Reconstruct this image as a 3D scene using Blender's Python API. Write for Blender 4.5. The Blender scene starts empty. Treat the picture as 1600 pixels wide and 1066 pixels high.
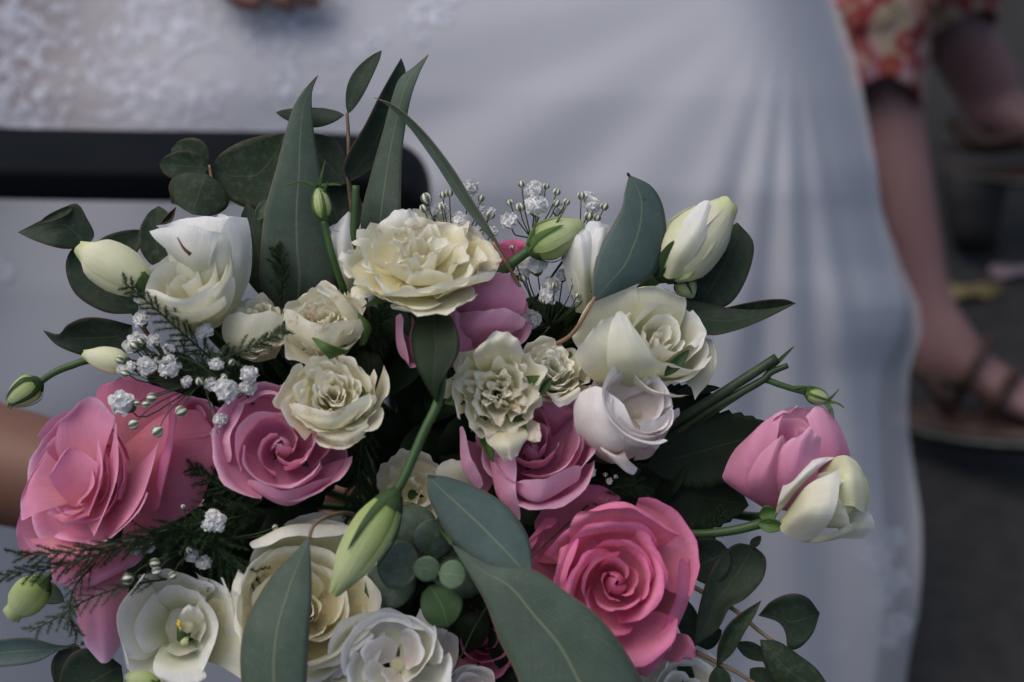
import bpy, math, random
import numpy as np
from mathutils import Vector
R = math.radians
random.seed(7); rng = np.random.default_rng(7)
SC = bpy.context.scene; COL = SC.collection
# ------------------------------------------------------------------ camera, sky, sun, exposure
PITCH = R(36); CAM = np.array([0., 0., 1.45]); FPX = 1600 * 50 / 36; D0 = .70; S = D0 / FPX
RT = np.array([1., 0, 0]); FW = np.array([0, math.cos(PITCH), -math.sin(PITCH)]); UP = np.array([0, math.sin(PITCH), math.cos(PITCH)])
cam = bpy.data.objects.new('camera', bpy.data.cameras.new('camera')); COL.objects.link(cam)
cam.location = CAM; cam.rotation_euler = (math.pi / 2 - PITCH, 0, 0)
cam.data.lens = 50; cam.data.sensor_width = 36; cam.data.clip_start = .02; cam.data.clip_end = 400
cam.data.dof.use_dof = True; cam.data.dof.focus_distance = .705; cam.data.dof.aperture_fstop = 5.0
SC.camera = cam
SUN_EL, SUN_AZ = R(66), R(-95)            # soft high light from the left
world = bpy.data.worlds.new('World'); SC.world = world; world.use_nodes = True
wt = world.node_tree; bg = wt.nodes['Background']; sky = wt.nodes.new('ShaderNodeTexSky')
sky.sky_type = 'NISHITA'; sky.sun_disc = False; sky.sun_elevation = SUN_EL; sky.sun_rotation = SUN_AZ; sky.dust_density = 4.0; sky.air_density = 1.0; sky.ozone_density = .9
wt.links.new(sky.outputs[0], bg.inputs[0]); bg.inputs[1].default_value = .11
sl = bpy.data.lights.new('sun', 'SUN'); sl.energy = 1.15; sl.angle = R(60); sl.color = (1, .96, .9)
so = bpy.data.objects.new('sun', sl); COL.objects.link(so)
sd = Vector((math.sin(SUN_AZ) * math.cos(SUN_EL), math.cos(SUN_AZ) * math.cos(SUN_EL), math.sin(SUN_EL)))
so.rotation_euler = sd.to_track_quat('Z', 'Y').to_euler(); so.location = (0, 0, 6)
SC.view_settings.view_transform = 'Standard'; SC.view_settings.look = 'None'; SC.view_settings.exposure = .34; SC.view_settings.gamma = 1
SC.render.engine = 'CYCLES'; SC.cycles.max_bounces = 8; SC.cycles.transparent_max_bounces = 8

# ------------------------------------------------------------------ helpers
def W(x, y, d):
    "point seen at photograph pixel (x, y) at distance d along the view"
    x, y, d = np.broadcast_arrays(np.asarray(x, float), np.asarray(y, float), np.asarray(d, float))
    return CAM + d[..., None] * (FW + ((x - 800) / FPX)[..., None] * RT + ((533 - y) / FPX)[..., None] * UP)
def V(x, y, z=0):
    return W(x, y, D0 - np.asarray(z, float) * S)
def VP(P):
    P = np.asarray(P, float); return V(P[..., 0], P[..., 1], P[..., 2])
def cr(P, n, chord=False):
    "Catmull-Rom resampling along the first axis"
    P = np.asarray(P, float); k = len(P)
    if k == 1: return np.repeat(P, n, 0)
    if k == 2:
        t = np.linspace(0, 1, n).reshape((-1,) + (1,) * (P.ndim - 1)); return P[0] * (1 - t) + P[1] * t
    Q = np.concatenate([[2 * P[0] - P[1]], P, [2 * P[-1] - P[-2]]])
    if chord:
        L = np.concatenate([[0], np.cumsum(np.linalg.norm(np.diff(P.reshape(k, -1), axis=0), axis=1) + 1e-9)])
        t = np.interp(np.linspace(0, L[-1], n), L, np.arange(k))
    else: t = np.linspace(0, k - 1, n)
    i = np.minimum(t.astype(int), k - 2); f = (t - i).reshape((-1,) + (1,) * (P.ndim - 1))
    a, b, c, d = Q[i], Q[i + 1], Q[i + 2], Q[i + 3]
    return .5 * (2 * b + (c - a) * f + (2 * a - 5 * b + 4 * c - d) * f**2 + (3 * b - a - 3 * c + d) * f**3)
def sm(a, b, x):
    t = np.clip((x - a) / (b - a), 0, 1); return t * t * (3 - 2 * t)
def thing(name, label, cat, loc=(0, 0, 0), group=None):
    o = bpy.data.objects.new(name, None); COL.objects.link(o); o.location = loc; o.empty_display_size = .01
    o['label'] = label; o['category'] = cat
    if group: o['group'] = group
    return o
def link(name, me, mat, parent=None, smooth=True, world=True):
    if smooth: me.shade_smooth()
    o = bpy.data.objects.new(name, me); COL.objects.link(o)
    if mat: me.materials.append(mat)
    if parent is not None: o.parent = parent
    return o
def origin(parent):
    p = np.zeros(3)
    while parent is not None: p += np.array(parent.location); parent = parent.parent
    return p
def mesh(name, verts, faces, mat, parent=None, uv=None, smooth=True):
    verts = np.asarray(verts, float) - origin(parent)
    me = bpy.data.meshes.new(name); me.from_pydata(verts.tolist(), [], faces if isinstance(faces, list) else faces.tolist())
    if uv is not None:
        l = me.uv_layers.new(name='UVMap'); idx = np.empty(len(me.loops), np.int32); me.loops.foreach_get('vertex_index', idx)
        l.data.foreach_set('uv', np.asarray(uv, np.float32)[idx].ravel())
    me.update(); return link(name, me, mat, parent, smooth)
def quads(n, m, wrap=False):
    i = np.arange(n - 1)[:, None]; j = np.arange(m if wrap else m - 1)[None, :]; k = (j + 1) % m
    return np.stack(np.broadcast_arrays(i * m + j, i * m + k, (i + 1) * m + k, (i + 1) * m + j), -1).reshape(-1, 4)
def grid(name, P, mat, parent=None, wrap=False, thick=0):
    n, m = P.shape[:2]
    v, u = np.meshgrid(np.linspace(0, 1, n), np.linspace(0, 1, m), indexing='ij')
    o = mesh(name, P.reshape(-1, 3), quads(n, m, wrap), mat, parent, np.stack([u, v], -1).reshape(-1, 2))
    if thick:
        md = o.modifiers.new('thickness', 'SOLIDIFY'); md.thickness = thick; md.offset = 0
    return o
def tube_pts(P, r, n=8):
    "rings round a world-space line; r one radius per point"
    P = np.asarray(P, float); T = np.gradient(P, axis=0); T /= np.linalg.norm(T, axis=1)[:, None] + 1e-12
    a = np.array([.31, .22, .92]); N = np.cross(T, a); N /= np.linalg.norm(N, axis=1)[:, None] + 1e-12; B = np.cross(T, N)
    ph = np.linspace(0, 2 * math.pi, n, endpoint=False)
    return P[:, None] + np.asarray(r, float)[:, None, None] * (np.cos(ph)[None, :, None] * N[:, None] + np.sin(ph)[None, :, None] * B[:, None])
def tube(name, pts, r0, r1, mat, parent, n=8, k=None):
    "stem through photograph points (x, y, z); radii in the same pixels; capped ends"
    k = k or max(4, 4 * len(pts)); C = VP(cr(pts, k)); rr = np.linspace(r0, r1, k) * S
    G = tube_pts(C, rr, n); G = np.concatenate([C[:1, None].repeat(n, 1), G, C[-1:, None].repeat(n, 1)])
    return grid(name, G, mat, parent, True)

# ------------------------------------------------------------------ materials
def new_mat(name):
    m = bpy.data.materials.new(name); m.use_nodes = True; t = m.node_tree
    return m, t, t.nodes['Principled BSDF'], t.nodes['Material Output']
def nd(t, typ, **kw):
    n = t.nodes.new(typ)
    for k, v in kw.items():
        if k in ('operation', 'blend_type', 'data_type', 'wave_type', 'bands_direction', 'feature', 'noise_dimensions', 'interpolation_type'): setattr(n, k, v)
        else: n.inputs[k].default_value = v
    return n
def ramp(t, fac, stops, interp='LINEAR'):
    r = t.nodes.new('ShaderNodeValToRGB'); r.color_ramp.interpolation = interp
    e = r.color_ramp.elements
    while len(e) < len(stops): e.new(.5)
    for x, (p, c) in zip(e, stops): x.position = p; x.color = (c + (1,)) if len(c) == 3 else c
    t.links.new(fac, r.inputs[0]); return r.outputs[0]
def mixc(t, fac, a, b, mode='MIX'):
    n = t.nodes.new('ShaderNodeMix'); n.data_type = 'RGBA'; n.blend_type = mode
    for s, v in ((0, fac), (6, a), (7, b)):
        if hasattr(v, 'links'): t.links.new(v, n.inputs[s])
        else: n.inputs[s].default_value = v if s == 0 else tuple(v) + (1,)
    return n.outputs[2]
def math_(t, op, a, b=0):
    n = t.nodes.new('ShaderNodeMath'); n.operation = op
    for s, v in ((0, a), (1, b)):
        if hasattr(v, 'links'): t.links.new(v, n.inputs[s])
        else: n.inputs[s].default_value = v
    return n.outputs[0]
def uvnode(t):
    u = t.nodes.new('ShaderNodeUVMap'); u.uv_map = 'UVMap'; s = t.nodes.new('ShaderNodeSeparateXYZ'); t.links.new(u.outputs[0], s.inputs[0])
    return u.outputs[0], s.outputs[0], s.outputs[1]
def noise(t, vec, scale, detail=3, rough=.55, dist=0):
    n = nd(t, 'ShaderNodeTexNoise', Scale=scale, Detail=detail, Roughness=rough, Distortion=dist)
    if vec is not None: t.links.new(vec, n.inputs['Vector'])
    return n.outputs[0]
def scaled(t, vec, s):
    m = t.nodes.new('ShaderNodeMapping'); m.inputs['Scale'].default_value = s; t.links.new(vec, m.inputs[0]); return m.outputs[0]
def objrand(t):
    return t.nodes.new('ShaderNodeObjectInfo').outputs['Random']
def gcoord(t):
    return t.nodes.new('ShaderNodeNewGeometry').outputs['Position']

def petal_mat(name, stops, transl=.36, stain=0, vein=.15, tcol=None, rough=.55, blotch=None):
    m, t, p, out = new_mat(name); uv, u, v = uvnode(t)
    c = ramp(t, v, stops)
    # fine veins run from the claw of the petal to its rim
    vn = noise(t, scaled(t, uv, (46, 2.2, 1)), 1.0, 3, .6, .4)
    c = mixc(t, math_(t, 'MULTIPLY', math_(t, 'SUBTRACT', vn, .38), vein * 4), c, tuple(.72 * x for x in stops[-1][1]), 'MIX')
    g = noise(t, gcoord(t), 55, 3)
    hs = nd(t, 'ShaderNodeHueSaturation'); t.links.new(c, hs.inputs['Color'])
    t.links.new(math_(t, 'ADD', math_(t, 'MULTIPLY', g, .36), .80), hs.inputs['Value']); c = hs.outputs[0]
    if blotch:
        b = noise(t, gcoord(t), 70, 2); c = mixc(t, math_(t, 'MULTIPLY', sm_node(t, b, .52, .7), .6), c, blotch)
    if stain:
        s1 = sm_node(t, noise(t, gcoord(t), 150, 4, .65), .50, .62); s2 = sm_node(t, noise(t, gcoord(t), 30, 2), .46, .60)
        s = math_(t, 'MULTIPLY', math_(t, 'MULTIPLY', s1, s2), sm_node(t, v, .45, .9))
        c = mixc(t, math_(t, 'MULTIPLY', s, stain), c, (.50, .24, .06))
    t.links.new(c, p.inputs['Base Color']); p.inputs['Roughness'].default_value = rough; p.inputs['Specular IOR Level'].default_value = .12
    p.inputs['Sheen Weight'].default_value = .08
    bp = nd(t, 'ShaderNodeBump', Strength=.5, Distance=.0014); t.links.new(math_(t, 'ADD', math_(t, 'MULTIPLY', vn, .6), math_(t, 'MULTIPLY', g, 1.4)), bp.inputs['Height']); t.links.new(bp.outputs[0], p.inputs['Normal'])
    tr = t.nodes.new('ShaderNodeBsdfTranslucent')
    if tcol: t.links.new(mixc(t, 1.0, c, tcol, 'MULTIPLY'), tr.inputs[0])
    else: t.links.new(c, tr.inputs[0])
    mx = t.nodes.new('ShaderNodeMixShader'); mx.inputs[0].default_value = transl
    t.links.new(p.outputs[0], mx.inputs[1]); t.links.new(tr.outputs[0], mx.inputs[2]); t.links.new(mx.outputs[0], out.inputs[0])
    return m
def sm_node(t, x, a, b):
    n = t.nodes.new('ShaderNodeMapRange'); n.interpolation_type = 'SMOOTHSTEP'
    n.inputs[1].default_value = a; n.inputs[2].default_value = b; t.links.new(x, n.inputs[0]); return n.outputs[0]

def leaf_mat(name, col, col2, rib=(.26, .28, .14), ribw=.03, rim=None, bloom=.0, rough=.45, transl=.15, spots=0, ribs=.55):
    m, t, p, out = new_mat(name); uv, u, v = uvnode(t)
    n1 = noise(t, gcoord(t), 60, 4); c = mixc(t, sm_node(t, n1, .35, .68), col, col2); n3 = noise(t, gcoord(t), 17, 3); c = mixc(t, math_(t, 'MULTIPLY', sm_node(t, n3, .45, .7), .35), c, tuple(.55 * q for q in col)); n4 = noise(t, gcoord(t), 420, 3, .7); c = mixc(t, math_(t, 'MULTIPLY', sm_node(t, n4, .58, .72), .22), c, tuple(min(1, 1.9 * q) for q in col2))
    au = math_(t, 'ABSOLUTE', math_(t, 'SUBTRACT', u, .5))
    # side veins slant from the midrib to the edge
    w = t.nodes.new('ShaderNodeTexWave'); w.wave_type = 'BANDS'; w.bands_direction = 'Y'; w.inputs['Scale'].default_value = 1
    cx = t.nodes.new('ShaderNodeCombineXYZ'); t.links.new(math_(t, 'SUBTRACT', math_(t, 'MULTIPLY', v, 6), math_(t, 'MULTIPLY', au, 5)), cx.inputs[1])
    t.links.new(cx.outputs[0], w.inputs['Vector']); w.inputs['Distortion'].default_value = 3.5; w.inputs['Detail Scale'].default_value = 1.6; w.inputs['Detail'].default_value = 3
    vein = sm_node(t, w.outputs[1], .9, 1.0)
    c = mixc(t, math_(t, 'MULTIPLY', vein, .10), c, rib)
    if bloom:
        bl = sm_node(t, noise(t, gcoord(t), 260, 5, .7), .45, .75); c = mixc(t, math_(t, 'MULTIPLY', bl, bloom), c, (.20, .25, .24))
    rb = math_(t, 'SUBTRACT', 1, sm_node(t, au, ribw * .35, ribw))
    c = mixc(t, math_(t, 'MULTIPLY', rb, ribs), c, rib)
    if spots:
        sp = sm_node(t, noise(t, gcoord(t), 95, 1), .70, .76); c = mixc(t, math_(t, 'MULTIPLY', sp, spots), c, (.03, .02, .03))
    if rim: 
        e = math_(t, 'MAXIMUM', sm_node(t, au, .47, .498), sm_node(t, v, .955, .995)); c = mixc(t, math_(t, 'MULTIPLY', e, .75), c, rim)
    t.links.new(c, p.inputs['Base Color']); p.inputs['Roughness'].default_value = rough + .08; p.inputs['Specular IOR Level'].default_value = .16
    bp = nd(t, 'ShaderNodeBump', Strength=.25, Distance=.0005); t.links.new(math_(t, 'ADD', vein, math_(t, 'ADD', math_(t, 'MULTIPLY', n1, .6), rb)), bp.inputs['Height']); t.links.new(bp.outputs[0], p.inputs['Normal'])
    tr = t.nodes.new('ShaderNodeBsdfTranslucent'); t.links.new(mixc(t, 1.0, c, (.9, 1, .5), 'MULTIPLY'), tr.inputs[0])
    mx = t.nodes.new('ShaderNodeMixShader'); mx.inputs[0].default_value = transl
    t.links.new(p.outputs[0], mx.inputs[1]); t.links.new(tr.outputs[0], mx.inputs[2]); t.links.new(mx.outputs[0], out.inputs[0])
    return m
def plain(name, col, col2=None, rough=.6, scale=40, spec=.3, bump=0, bdist=.001, sss=0):
    m, t, p, out = new_mat(name); col2 = col2 or tuple(.75 * x for x in col)
    n1 = noise(t, gcoord(t), scale, 5, .6); t.links.new(mixc(t, sm_node(t, n1, .3, .7), col, col2), p.inputs['Base Color'])
    p.inputs['Roughness'].default_value = rough; p.inputs['Specular IOR Level'].default_value = spec
    if sss: p.inputs['Subsurface Weight'].default_value = sss; p.inputs['Subsurface Radius'].default_value = (.01, .004, .002); p.inputs['Subsurface Scale'].default_value = .5
    if bump:
        bp = nd(t, 'ShaderNodeBump', Strength=bump, Distance=bdist); t.links.new(n1, bp.inputs['Height']); t.links.new(bp.outputs[0], p.inputs['Normal'])
    return m

M = {}
M['white'] = petal_mat('white_petal', [(0, (.62, .66, .36)), (.35, (.80, .79, .64)), (.75, (.86, .86, .83)), (1, (.87, .87, .86))])
M['white_blush'] = petal_mat('blush_white_petal', [(0, (.74, .60, .52)), (.4, (.86, .78, .74)), (1, (.87, .85, .86))])
M['ivory'] = petal_mat('ivory_petal', [(0, (.66, .66, .34)), (.4, (.82, .79, .58)), (.85, (.87, .86, .76)), (1, (.87, .86, .79))])
M['cream'] = petal_mat('cream_petal', [(0, (.82, .70, .36)), (.45, (.86, .80, .52)), (.85, (.87, .84, .66)), (1, (.87, .85, .73))])
M['spray'] = petal_mat('stained_cream_petal', [(0, (.86, .78, .42)), (.45, (.88, .84, .60)), (.85, (.89, .87, .72)), (1, (.89, .87, .76))], stain=.5, transl=.42)
M['spray_brown'] = petal_mat('browned_cream_petal', [(0, (.86, .77, .40)), (.45, (.88, .84, .60)), (.85, (.89, .87, .74)), (1, (.89, .86, .74))], stain=.9, transl=.42)
M['budgreen'] = petal_mat('green_bud_petal', [(0, (.30, .44, .10)), (.35, (.44, .55, .20)), (.7, (.58, .64, .36)), (1, (.42, .50, .22))], vein=.05)
M['budcream'] = petal_mat('pale_bud_petal', [(0, (.46, .55, .22)), (.3, (.74, .75, .50)), (.8, (.82, .80, .62)), (1, (.68, .74, .34))], vein=.05)
M['pink_l'] = petal_mat('mauve_pink_petal', [(0, (.58, .18, .30)), (.45, (.74, .30, .46)), (.85, (.79, .40, .56)), (1, (.83, .50, .65))], tcol=(1, .85, .9))
M['pink_r'] = petal_mat('salmon_pink_petal', [(0, (.82, .36, .38)), (.3, (.81, .32, .44)), (.7, (.81, .33, .50)), (.9, (.83, .42, .62)), (1, (.86, .54, .74))], tcol=(1, .85, .88))
M['pink_h'] = petal_mat('hot_pink_petal', [(0, (.80, .30, .35)), (.4, (.82, .28, .40)), (.8, (.83, .29, .46)), (.95, (.80, .24, .44)), (1, (.74, .14, .36))], tcol=(1, .85, .88))
RIMRED = (.10, .035, .035)
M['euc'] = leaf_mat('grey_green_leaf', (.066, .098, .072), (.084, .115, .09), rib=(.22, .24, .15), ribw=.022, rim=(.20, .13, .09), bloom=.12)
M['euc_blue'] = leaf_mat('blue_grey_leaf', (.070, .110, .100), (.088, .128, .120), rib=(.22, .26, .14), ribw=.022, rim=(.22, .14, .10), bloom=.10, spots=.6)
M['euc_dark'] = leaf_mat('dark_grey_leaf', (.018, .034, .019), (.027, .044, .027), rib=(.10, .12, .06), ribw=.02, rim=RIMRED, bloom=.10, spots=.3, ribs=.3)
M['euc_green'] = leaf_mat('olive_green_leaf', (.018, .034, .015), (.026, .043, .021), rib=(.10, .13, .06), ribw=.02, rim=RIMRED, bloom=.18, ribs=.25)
M['euc_wax'] = leaf_mat('waxy_round_leaf', (.085, .13, .075), (.13, .17, .135), rib=(.2, .26, .16), ribw=.03, bloom=.6, rim=(.14, .19, .08), ribs=.15, transl=.3)
M['wax_pale'] = leaf_mat('pale_waxy_leaf', (.15, .23, .13), (.19, .27, .18), rib=(.26, .32, .22), ribw=.04, bloom=.5, rim=(.15, .22, .08), ribs=.3, transl=.3)
M['fresh'] = leaf_mat('fresh_green_leaf', (.055, .105, .04), (.075, .13, .055), rib=(.12, .18, .08), ribw=.03)
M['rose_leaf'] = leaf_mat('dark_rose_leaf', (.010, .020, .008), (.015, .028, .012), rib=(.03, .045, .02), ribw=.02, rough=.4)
M['stem'] = plain('green_stem', (.042, .09, .026), (.03, .065, .018), .45, 90)
M['stem_d'] = plain('dark_stem', (.035, .06, .025), (.02, .035, .015), .5, 90)
M['stem_w'] = plain('woody_stem', (.20, .14, .09), (.13, .09, .05), .6, 120)
M['stem_o'] = plain('orange_stem', (.30, .17, .10), (.24, .15, .08), .5, 120)
M['sepal'] = leaf_mat('sepal_green', (.07, .13, .035), (.09, .16, .05), rib=(.1, .17, .06), ribw=.05)
M['sepal_d'] = leaf_mat('dark_sepal', (.03, .06, .02), (.045, .08, .03), rib=(.06, .1, .04), ribw=.05)
M['fern'] = plain('fern_green', (.022, .05, .014), (.012, .03, .009), .5, 60)
M['fern_l'] = plain('fern_grey_green', (.06, .09, .045), (.035, .06, .03), .5, 60)
M['gyp'] = petal_mat('breath_petal', [(0, (.70, .74, .58)), (.4, (.84, .84, .80)), (1, (.88, .88, .88))], transl=.3, vein=.02)
M['redtip'] = plain('red_sepal_tip', (.22, .06, .075), (.10, .07, .04), .5, 200)
M['yellow'] = plain('yellow_stamen', (.62, .44, .03), (.5, .36, .03), .6, 200)
def budstripe():
    m, t, p, out = new_mat('striped_bud'); uv, u, v = uvnode(t)
    w = math_(t, 'SINE', math_(t, 'MULTIPLY', u, 2 * math.pi * 5)); c = mixc(t, sm_node(t, w, -.1, .5), (.10, .12, .06), (.60, .62, .52))
    t.links.new(c, p.inputs['Base Color']); p.inputs['Roughness'].default_value = .5; return m
M['gypbud'] = budstripe()

# ------------------------------------------------------------------ flower building
def basis(axis, roll=0):
    a = np.asarray(axis, float); a /= np.linalg.norm(a)
    z = a[0] * RT + a[1] * UP - a[2] * FW
    x = np.cross(UP if abs(a[1]) < .93 else -FW, z); x /= np.linalg.norm(x); y = np.cross(z, x)
    c, s = math.cos(R(roll)), math.sin(R(roll)); return np.stack([x * c + y * s, -x * s + y * c, z])
BIND = (600, 800, -560)
class Flower:
    "local frame: z along the flower's axis, unit length = its radius; c = photograph point (x, y, z)"
    def __init__(s, name, label, cat, group, c, axis, rad, roll=0, lift=.45):
        s.c = VP(c); s.B = basis(axis, roll); s.k = rad * S * (D0 - c[2] * S) / D0; s.lift = lift
        s.o = thing(name, label, cat, s.c, group); s.rec = 'ivory' if name == 'lisianthus' else 'sepal_d'; s.px = c; s.rad = rad; s.ax = np.asarray(axis, float) / np.linalg.norm(axis)
    def w(s, L): return s.c + ((L - np.array([0, 0, s.lift])) * s.k) @ s.B
    def petal(s, mat, th, ha, prof, rnd=.3, rp=2.4, spiral=0., ruf=0., rk=4., roll=0., tip=0., nu=17, nv=13, wob=.03, base=.3, name='petal', lean=0., off=(0, 0), und=0.):
        th = R(th); ha = R(ha)
        v = np.linspace(0, 1, nv)[:, None]; u = np.linspace(-1, 1, nu)[None, :]
        vv = v * (1 - rnd * np.abs(u)**rp) + 0 * u
        C = cr(prof, 60); tt = vv * 59; i = np.minimum(tt.astype(int), 58); f = (tt - i)[..., None]; rz = C[i] * (1 - f) + C[i + 1] * f
        r, z = rz[..., 0], rz[..., 1]
        p = rng.uniform(0, 6.28, 6)
        r = r * (1 + spiral * u) + wob * np.sin(2.1 * u + p[0]) * sm(.1, .8, v) * .9
        e = v**5
        r = r + ruf * e * (np.sin(rk * u + p[1]) + .6 * np.sin(2.1 * rk * u + p[2])) + roll * np.abs(u)**4 * v**2
        z = z + ruf * .8 * e * (np.sin(rk * .9 * u + p[3]) + .5 * np.sin(2.4 * rk * u + p[4])) + tip * np.exp(-(u / .22)**2) * e + wob * np.sin(1.7 * u + p[5]) * v
        z = z + lean * u * v
        e2 = sm(.35, 1, v); q = rng.uniform(0, 6.28, 4)
        r = r + .006 * v**8 * np.sin(23 * u + q[3]) * np.sin(9 * u + q[0]); r = r + und * e2 * (np.sin(2.3 * u + q[0]) + .5 * np.sin(4.7 * u + q[1])); z = z + und * .8 * e2 * (np.sin(1.9 * u + q[2]) + .5 * np.sin(5.3 * u + q[3]))
        ph = th + u * ha * (base + (1 - base) * sm(0, .5, v))
        b = sm(0, .6, v); L = np.stack([r * np.cos(ph) + off[0] * b, r * np.sin(ph) + off[1] * b, z], -1)
        return grid(name, s.w(L), M[mat], s.o)
    def whorl(s, mat, n, r, z, ha, th0=0, curl=.12, belly=.9, jit=.14, off=.05, und=.04, **kw):
        kw = dict(kw); kw.setdefault('ruf', .014); kw.setdefault('rk', 6.5); rnd0 = kw.pop('rnd', .34); n_ = max(1, n)
        for i in range(n):
            j = lambda a=jit: 1 + rng.uniform(-a, a)
            rr, zz = r * j(), z * j(jit * .6)
            cu = curl * j(.5)
            prof = [(.04, 0), (belly * rr * .62, .05 * zz), (belly * rr * .98, .38 * zz), (rr * .96, .70 * zz), (rr + cu * .35, .92 * zz), (rr + cu, zz - max(0, cu - .06) * .6)]
            sc = min(1, rr * 1.5); s.petal(mat, th0 + 360 * i / n + rng.uniform(-14, 14), ha * j() * .9, prof, rnd=rnd0 * rng.uniform(.7, 1.4), off=tuple(rng.normal(0, off * sc, 2)), und=und * sc, **kw)
    def heart(s, mat, r=.12, z=.62, n=3, th0=0, **kw):
        for i in range(n): s.petal(mat, th0 + 360 * i / n + rng.uniform(-15, 15), 96, [(.05, 0), (r * 1.0, .35 * z), (r * 1.05, .65 * z), (r * rng.uniform(.12, .3), z * rng.uniform(.94, 1.04))], rnd=.2, spiral=.3, wob=.01, und=.01, nu=13, nv=11, **kw)
    def sepal(s, mat, th, r, z0, ln, wd, bend=.3, name='sepal'):
        th = R(th); v = np.linspace(0, 1, 9)[:, None]; u = np.linspace(-1, 1, 5)[None, :]
        rr = r + bend * v**1.6 + .03 * (1 - u * u) * 0; zz = z0 + ln * v
        t = u * wd * np.sin(np.pi * np.clip(v * .8 + .2, 0, 1))**.8 
        L = np.stack([rr * math.cos(th) - t * math.sin(th), rr * math.sin(th) + t * math.cos(th), zz + 0 * u], -1)
        return grid(name, s.w(L), M[mat], s.o)
    def stem(s, mat='stem', r=7, to=BIND, mid=None):
        ph = np.linspace(0, 2 * math.pi, 12, endpoint=False); G = np.array([[(q * math.cos(a), q * math.sin(a), z) for a in ph] for q, z in ((.0, .05), (.07, .04), (.13, .0), (.14, -.05), (.08, -.11), (.03, -.14))]); grid('receptacle', s.w(G), M[s.rec], s.o, True)
        p0 = np.array(s.px, float) + np.array([-s.ax[0], s.ax[1], -s.ax[2]]) * s.rad * s.lift * .95
        q = p0 + np.array([-s.ax[0], s.ax[1], -s.ax[2]]) * s.rad * .8
        return tube('stem', [p0, q, (.5 * (q[0] + to[0]), .5 * (q[1] + to[1]), min(q[2], .5 * (q[2] + to[2]))), to], r * 1.2, r, M[mat], s.o)
    def patch(s, mat, rows, nu=19, nv=17, name='petal', ruf=0, thick=0, rnd=.13):
        "one petal laid through rows of photograph points, claw to rim"
        P = cr(np.asarray(rows, float), nv); P = np.swapaxes(cr(np.swapaxes(P, 0, 1), nu), 0, 1)
        if rnd:      # round the corners of the rim
            k = (np.linspace(0, 1, nv)[:, None] * (1 - rnd * np.abs(np.linspace(-1, 1, nu))**3.2)[None]) * (nv - 1); i = np.minimum(k.astype(int), nv - 2); fr = (k - i)[..., None]; J_ = np.arange(nu)[None]
            P = P[i, J_] * (1 - fr) + P[i + 1, J_] * fr
        if ruf:
            v = np.linspace(0, 1, nv)[:, None]; u = np.linspace(0, 1, nu)[None, :]; p = rng.uniform(0, 6, 4)
            e = ruf * v**3; P[..., 2] += e * (np.sin(9 * u + p[0]) + .6 * np.sin(21 * u + p[1])); P[..., 1] += e * .6 * (np.sin(11 * u + p[2]) + .6 * np.sin(25 * u + p[3]))
        return grid(name, VP(P), M[mat], s.o, thick=thick)

def leaf(parent, L, Rr, z, mat, tilt=0, cup=8, wave=0, nv=24, nu=11, name='leaf', fold=0, thick=.0005, serr=0):
    "leaf between two traced edges (claw to tip); z along its length, tilt and cup across it"
    L = cr(np.asarray(L, float), nv, True); Q = cr(np.asarray(Rr, float), nv, True); zc = cr(np.asarray(z, float), nv)
    u = np.linspace(-1, 1, nu)[None, :]; v = np.linspace(0, 1, nv)[:, None]; Mid = (L + Q) / 2
    if serr:
        k = 1 + serr * ((v * 13) % 1 - .5); u2 = u * k
    else: u2 = u + 0 * v
    XY = Mid[:, None] + (Q - L)[:, None] * u2[..., None] / 2
    wd = np.linalg.norm(Q - L, axis=1)[:, None] / (np.linalg.norm(Q - L, axis=1).max() + 1e-6)
    p = rng.uniform(0, 6)
    Z = zc[:, None] + tilt * u * wd + cup * u * u * wd + fold * np.abs(u) * wd + wave * np.sin(9 * v + p + 1.2 * u) * u * u
    P = np.concatenate([XY, np.broadcast_to(Z, XY.shape[:2])[..., None]], -1)
    return grid(name, VP(P), M[mat], parent, thick=thick)
def oval(parent, a, b, wd, z, mat, tilt=0, cup=8, belly=.45, bend=0, wave=0, sharp=1., name='leaf', **kw):
    "leaf from claw a to tip b"
    a = np.array(a, float); b = np.array(b, float); t = np.linspace(0, 1, 14); d = b - a; n = np.array([d[1], -d[0]]) / np.linalg.norm(d)
    g = np.where(t < belly, t / belly / 2, .5 + (t - belly) / (1 - belly) / 2); w = np.sin(np.pi * g)**(.75 * sharp) * wd / 2
    mid = a + d * t[:, None] + n * (bend * np.sin(np.pi * t))[:, None]
    return leaf(parent, mid + n * w[:, None], mid - n * w[:, None], z, mat, tilt, cup, wave, name=name, **kw)
# ------------------------------------------------------------------ the setting: ground, chair, the two seated people
M['asphalt'] = plain('asphalt', (.017, .017, .0175), (.028, .0275, .0265), .85, 26, .2, .5, .004)
M['plastic'] = plain('black_plastic', (.005, .0065, .008), (.007, .0085, .010), .6, 12, .04)
M['leather'] = plain('brown_leather', (.045, .020, .013), (.030, .014, .010), .55, 60, .3, .2)
M['sole'] = plain('pale_sole', (.20, .21, .20), (.13, .14, .13), .7, 50)
M['rubber'] = plain('black_rubber', (.012, .012, .012), None, .6, 30)
M['skin'] = plain('skin', (.15, .073, .048), (.135, .065, .043), .5, 9, .3, .05, .001, .15)
M['skin_pale'] = plain('pale_skin', (.185, .103, .103), (.16, .086, .086), .5, 9, .3, .05, .001, .15)
M['skin_dark'] = plain('shaded_skin', (.20, .09, .075), (.17, .08, .07), .5, 9, .3, .05, .001, .15)
M['nail'] = plain('nail', (.52, .30, .26), None, .3, 9)

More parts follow.
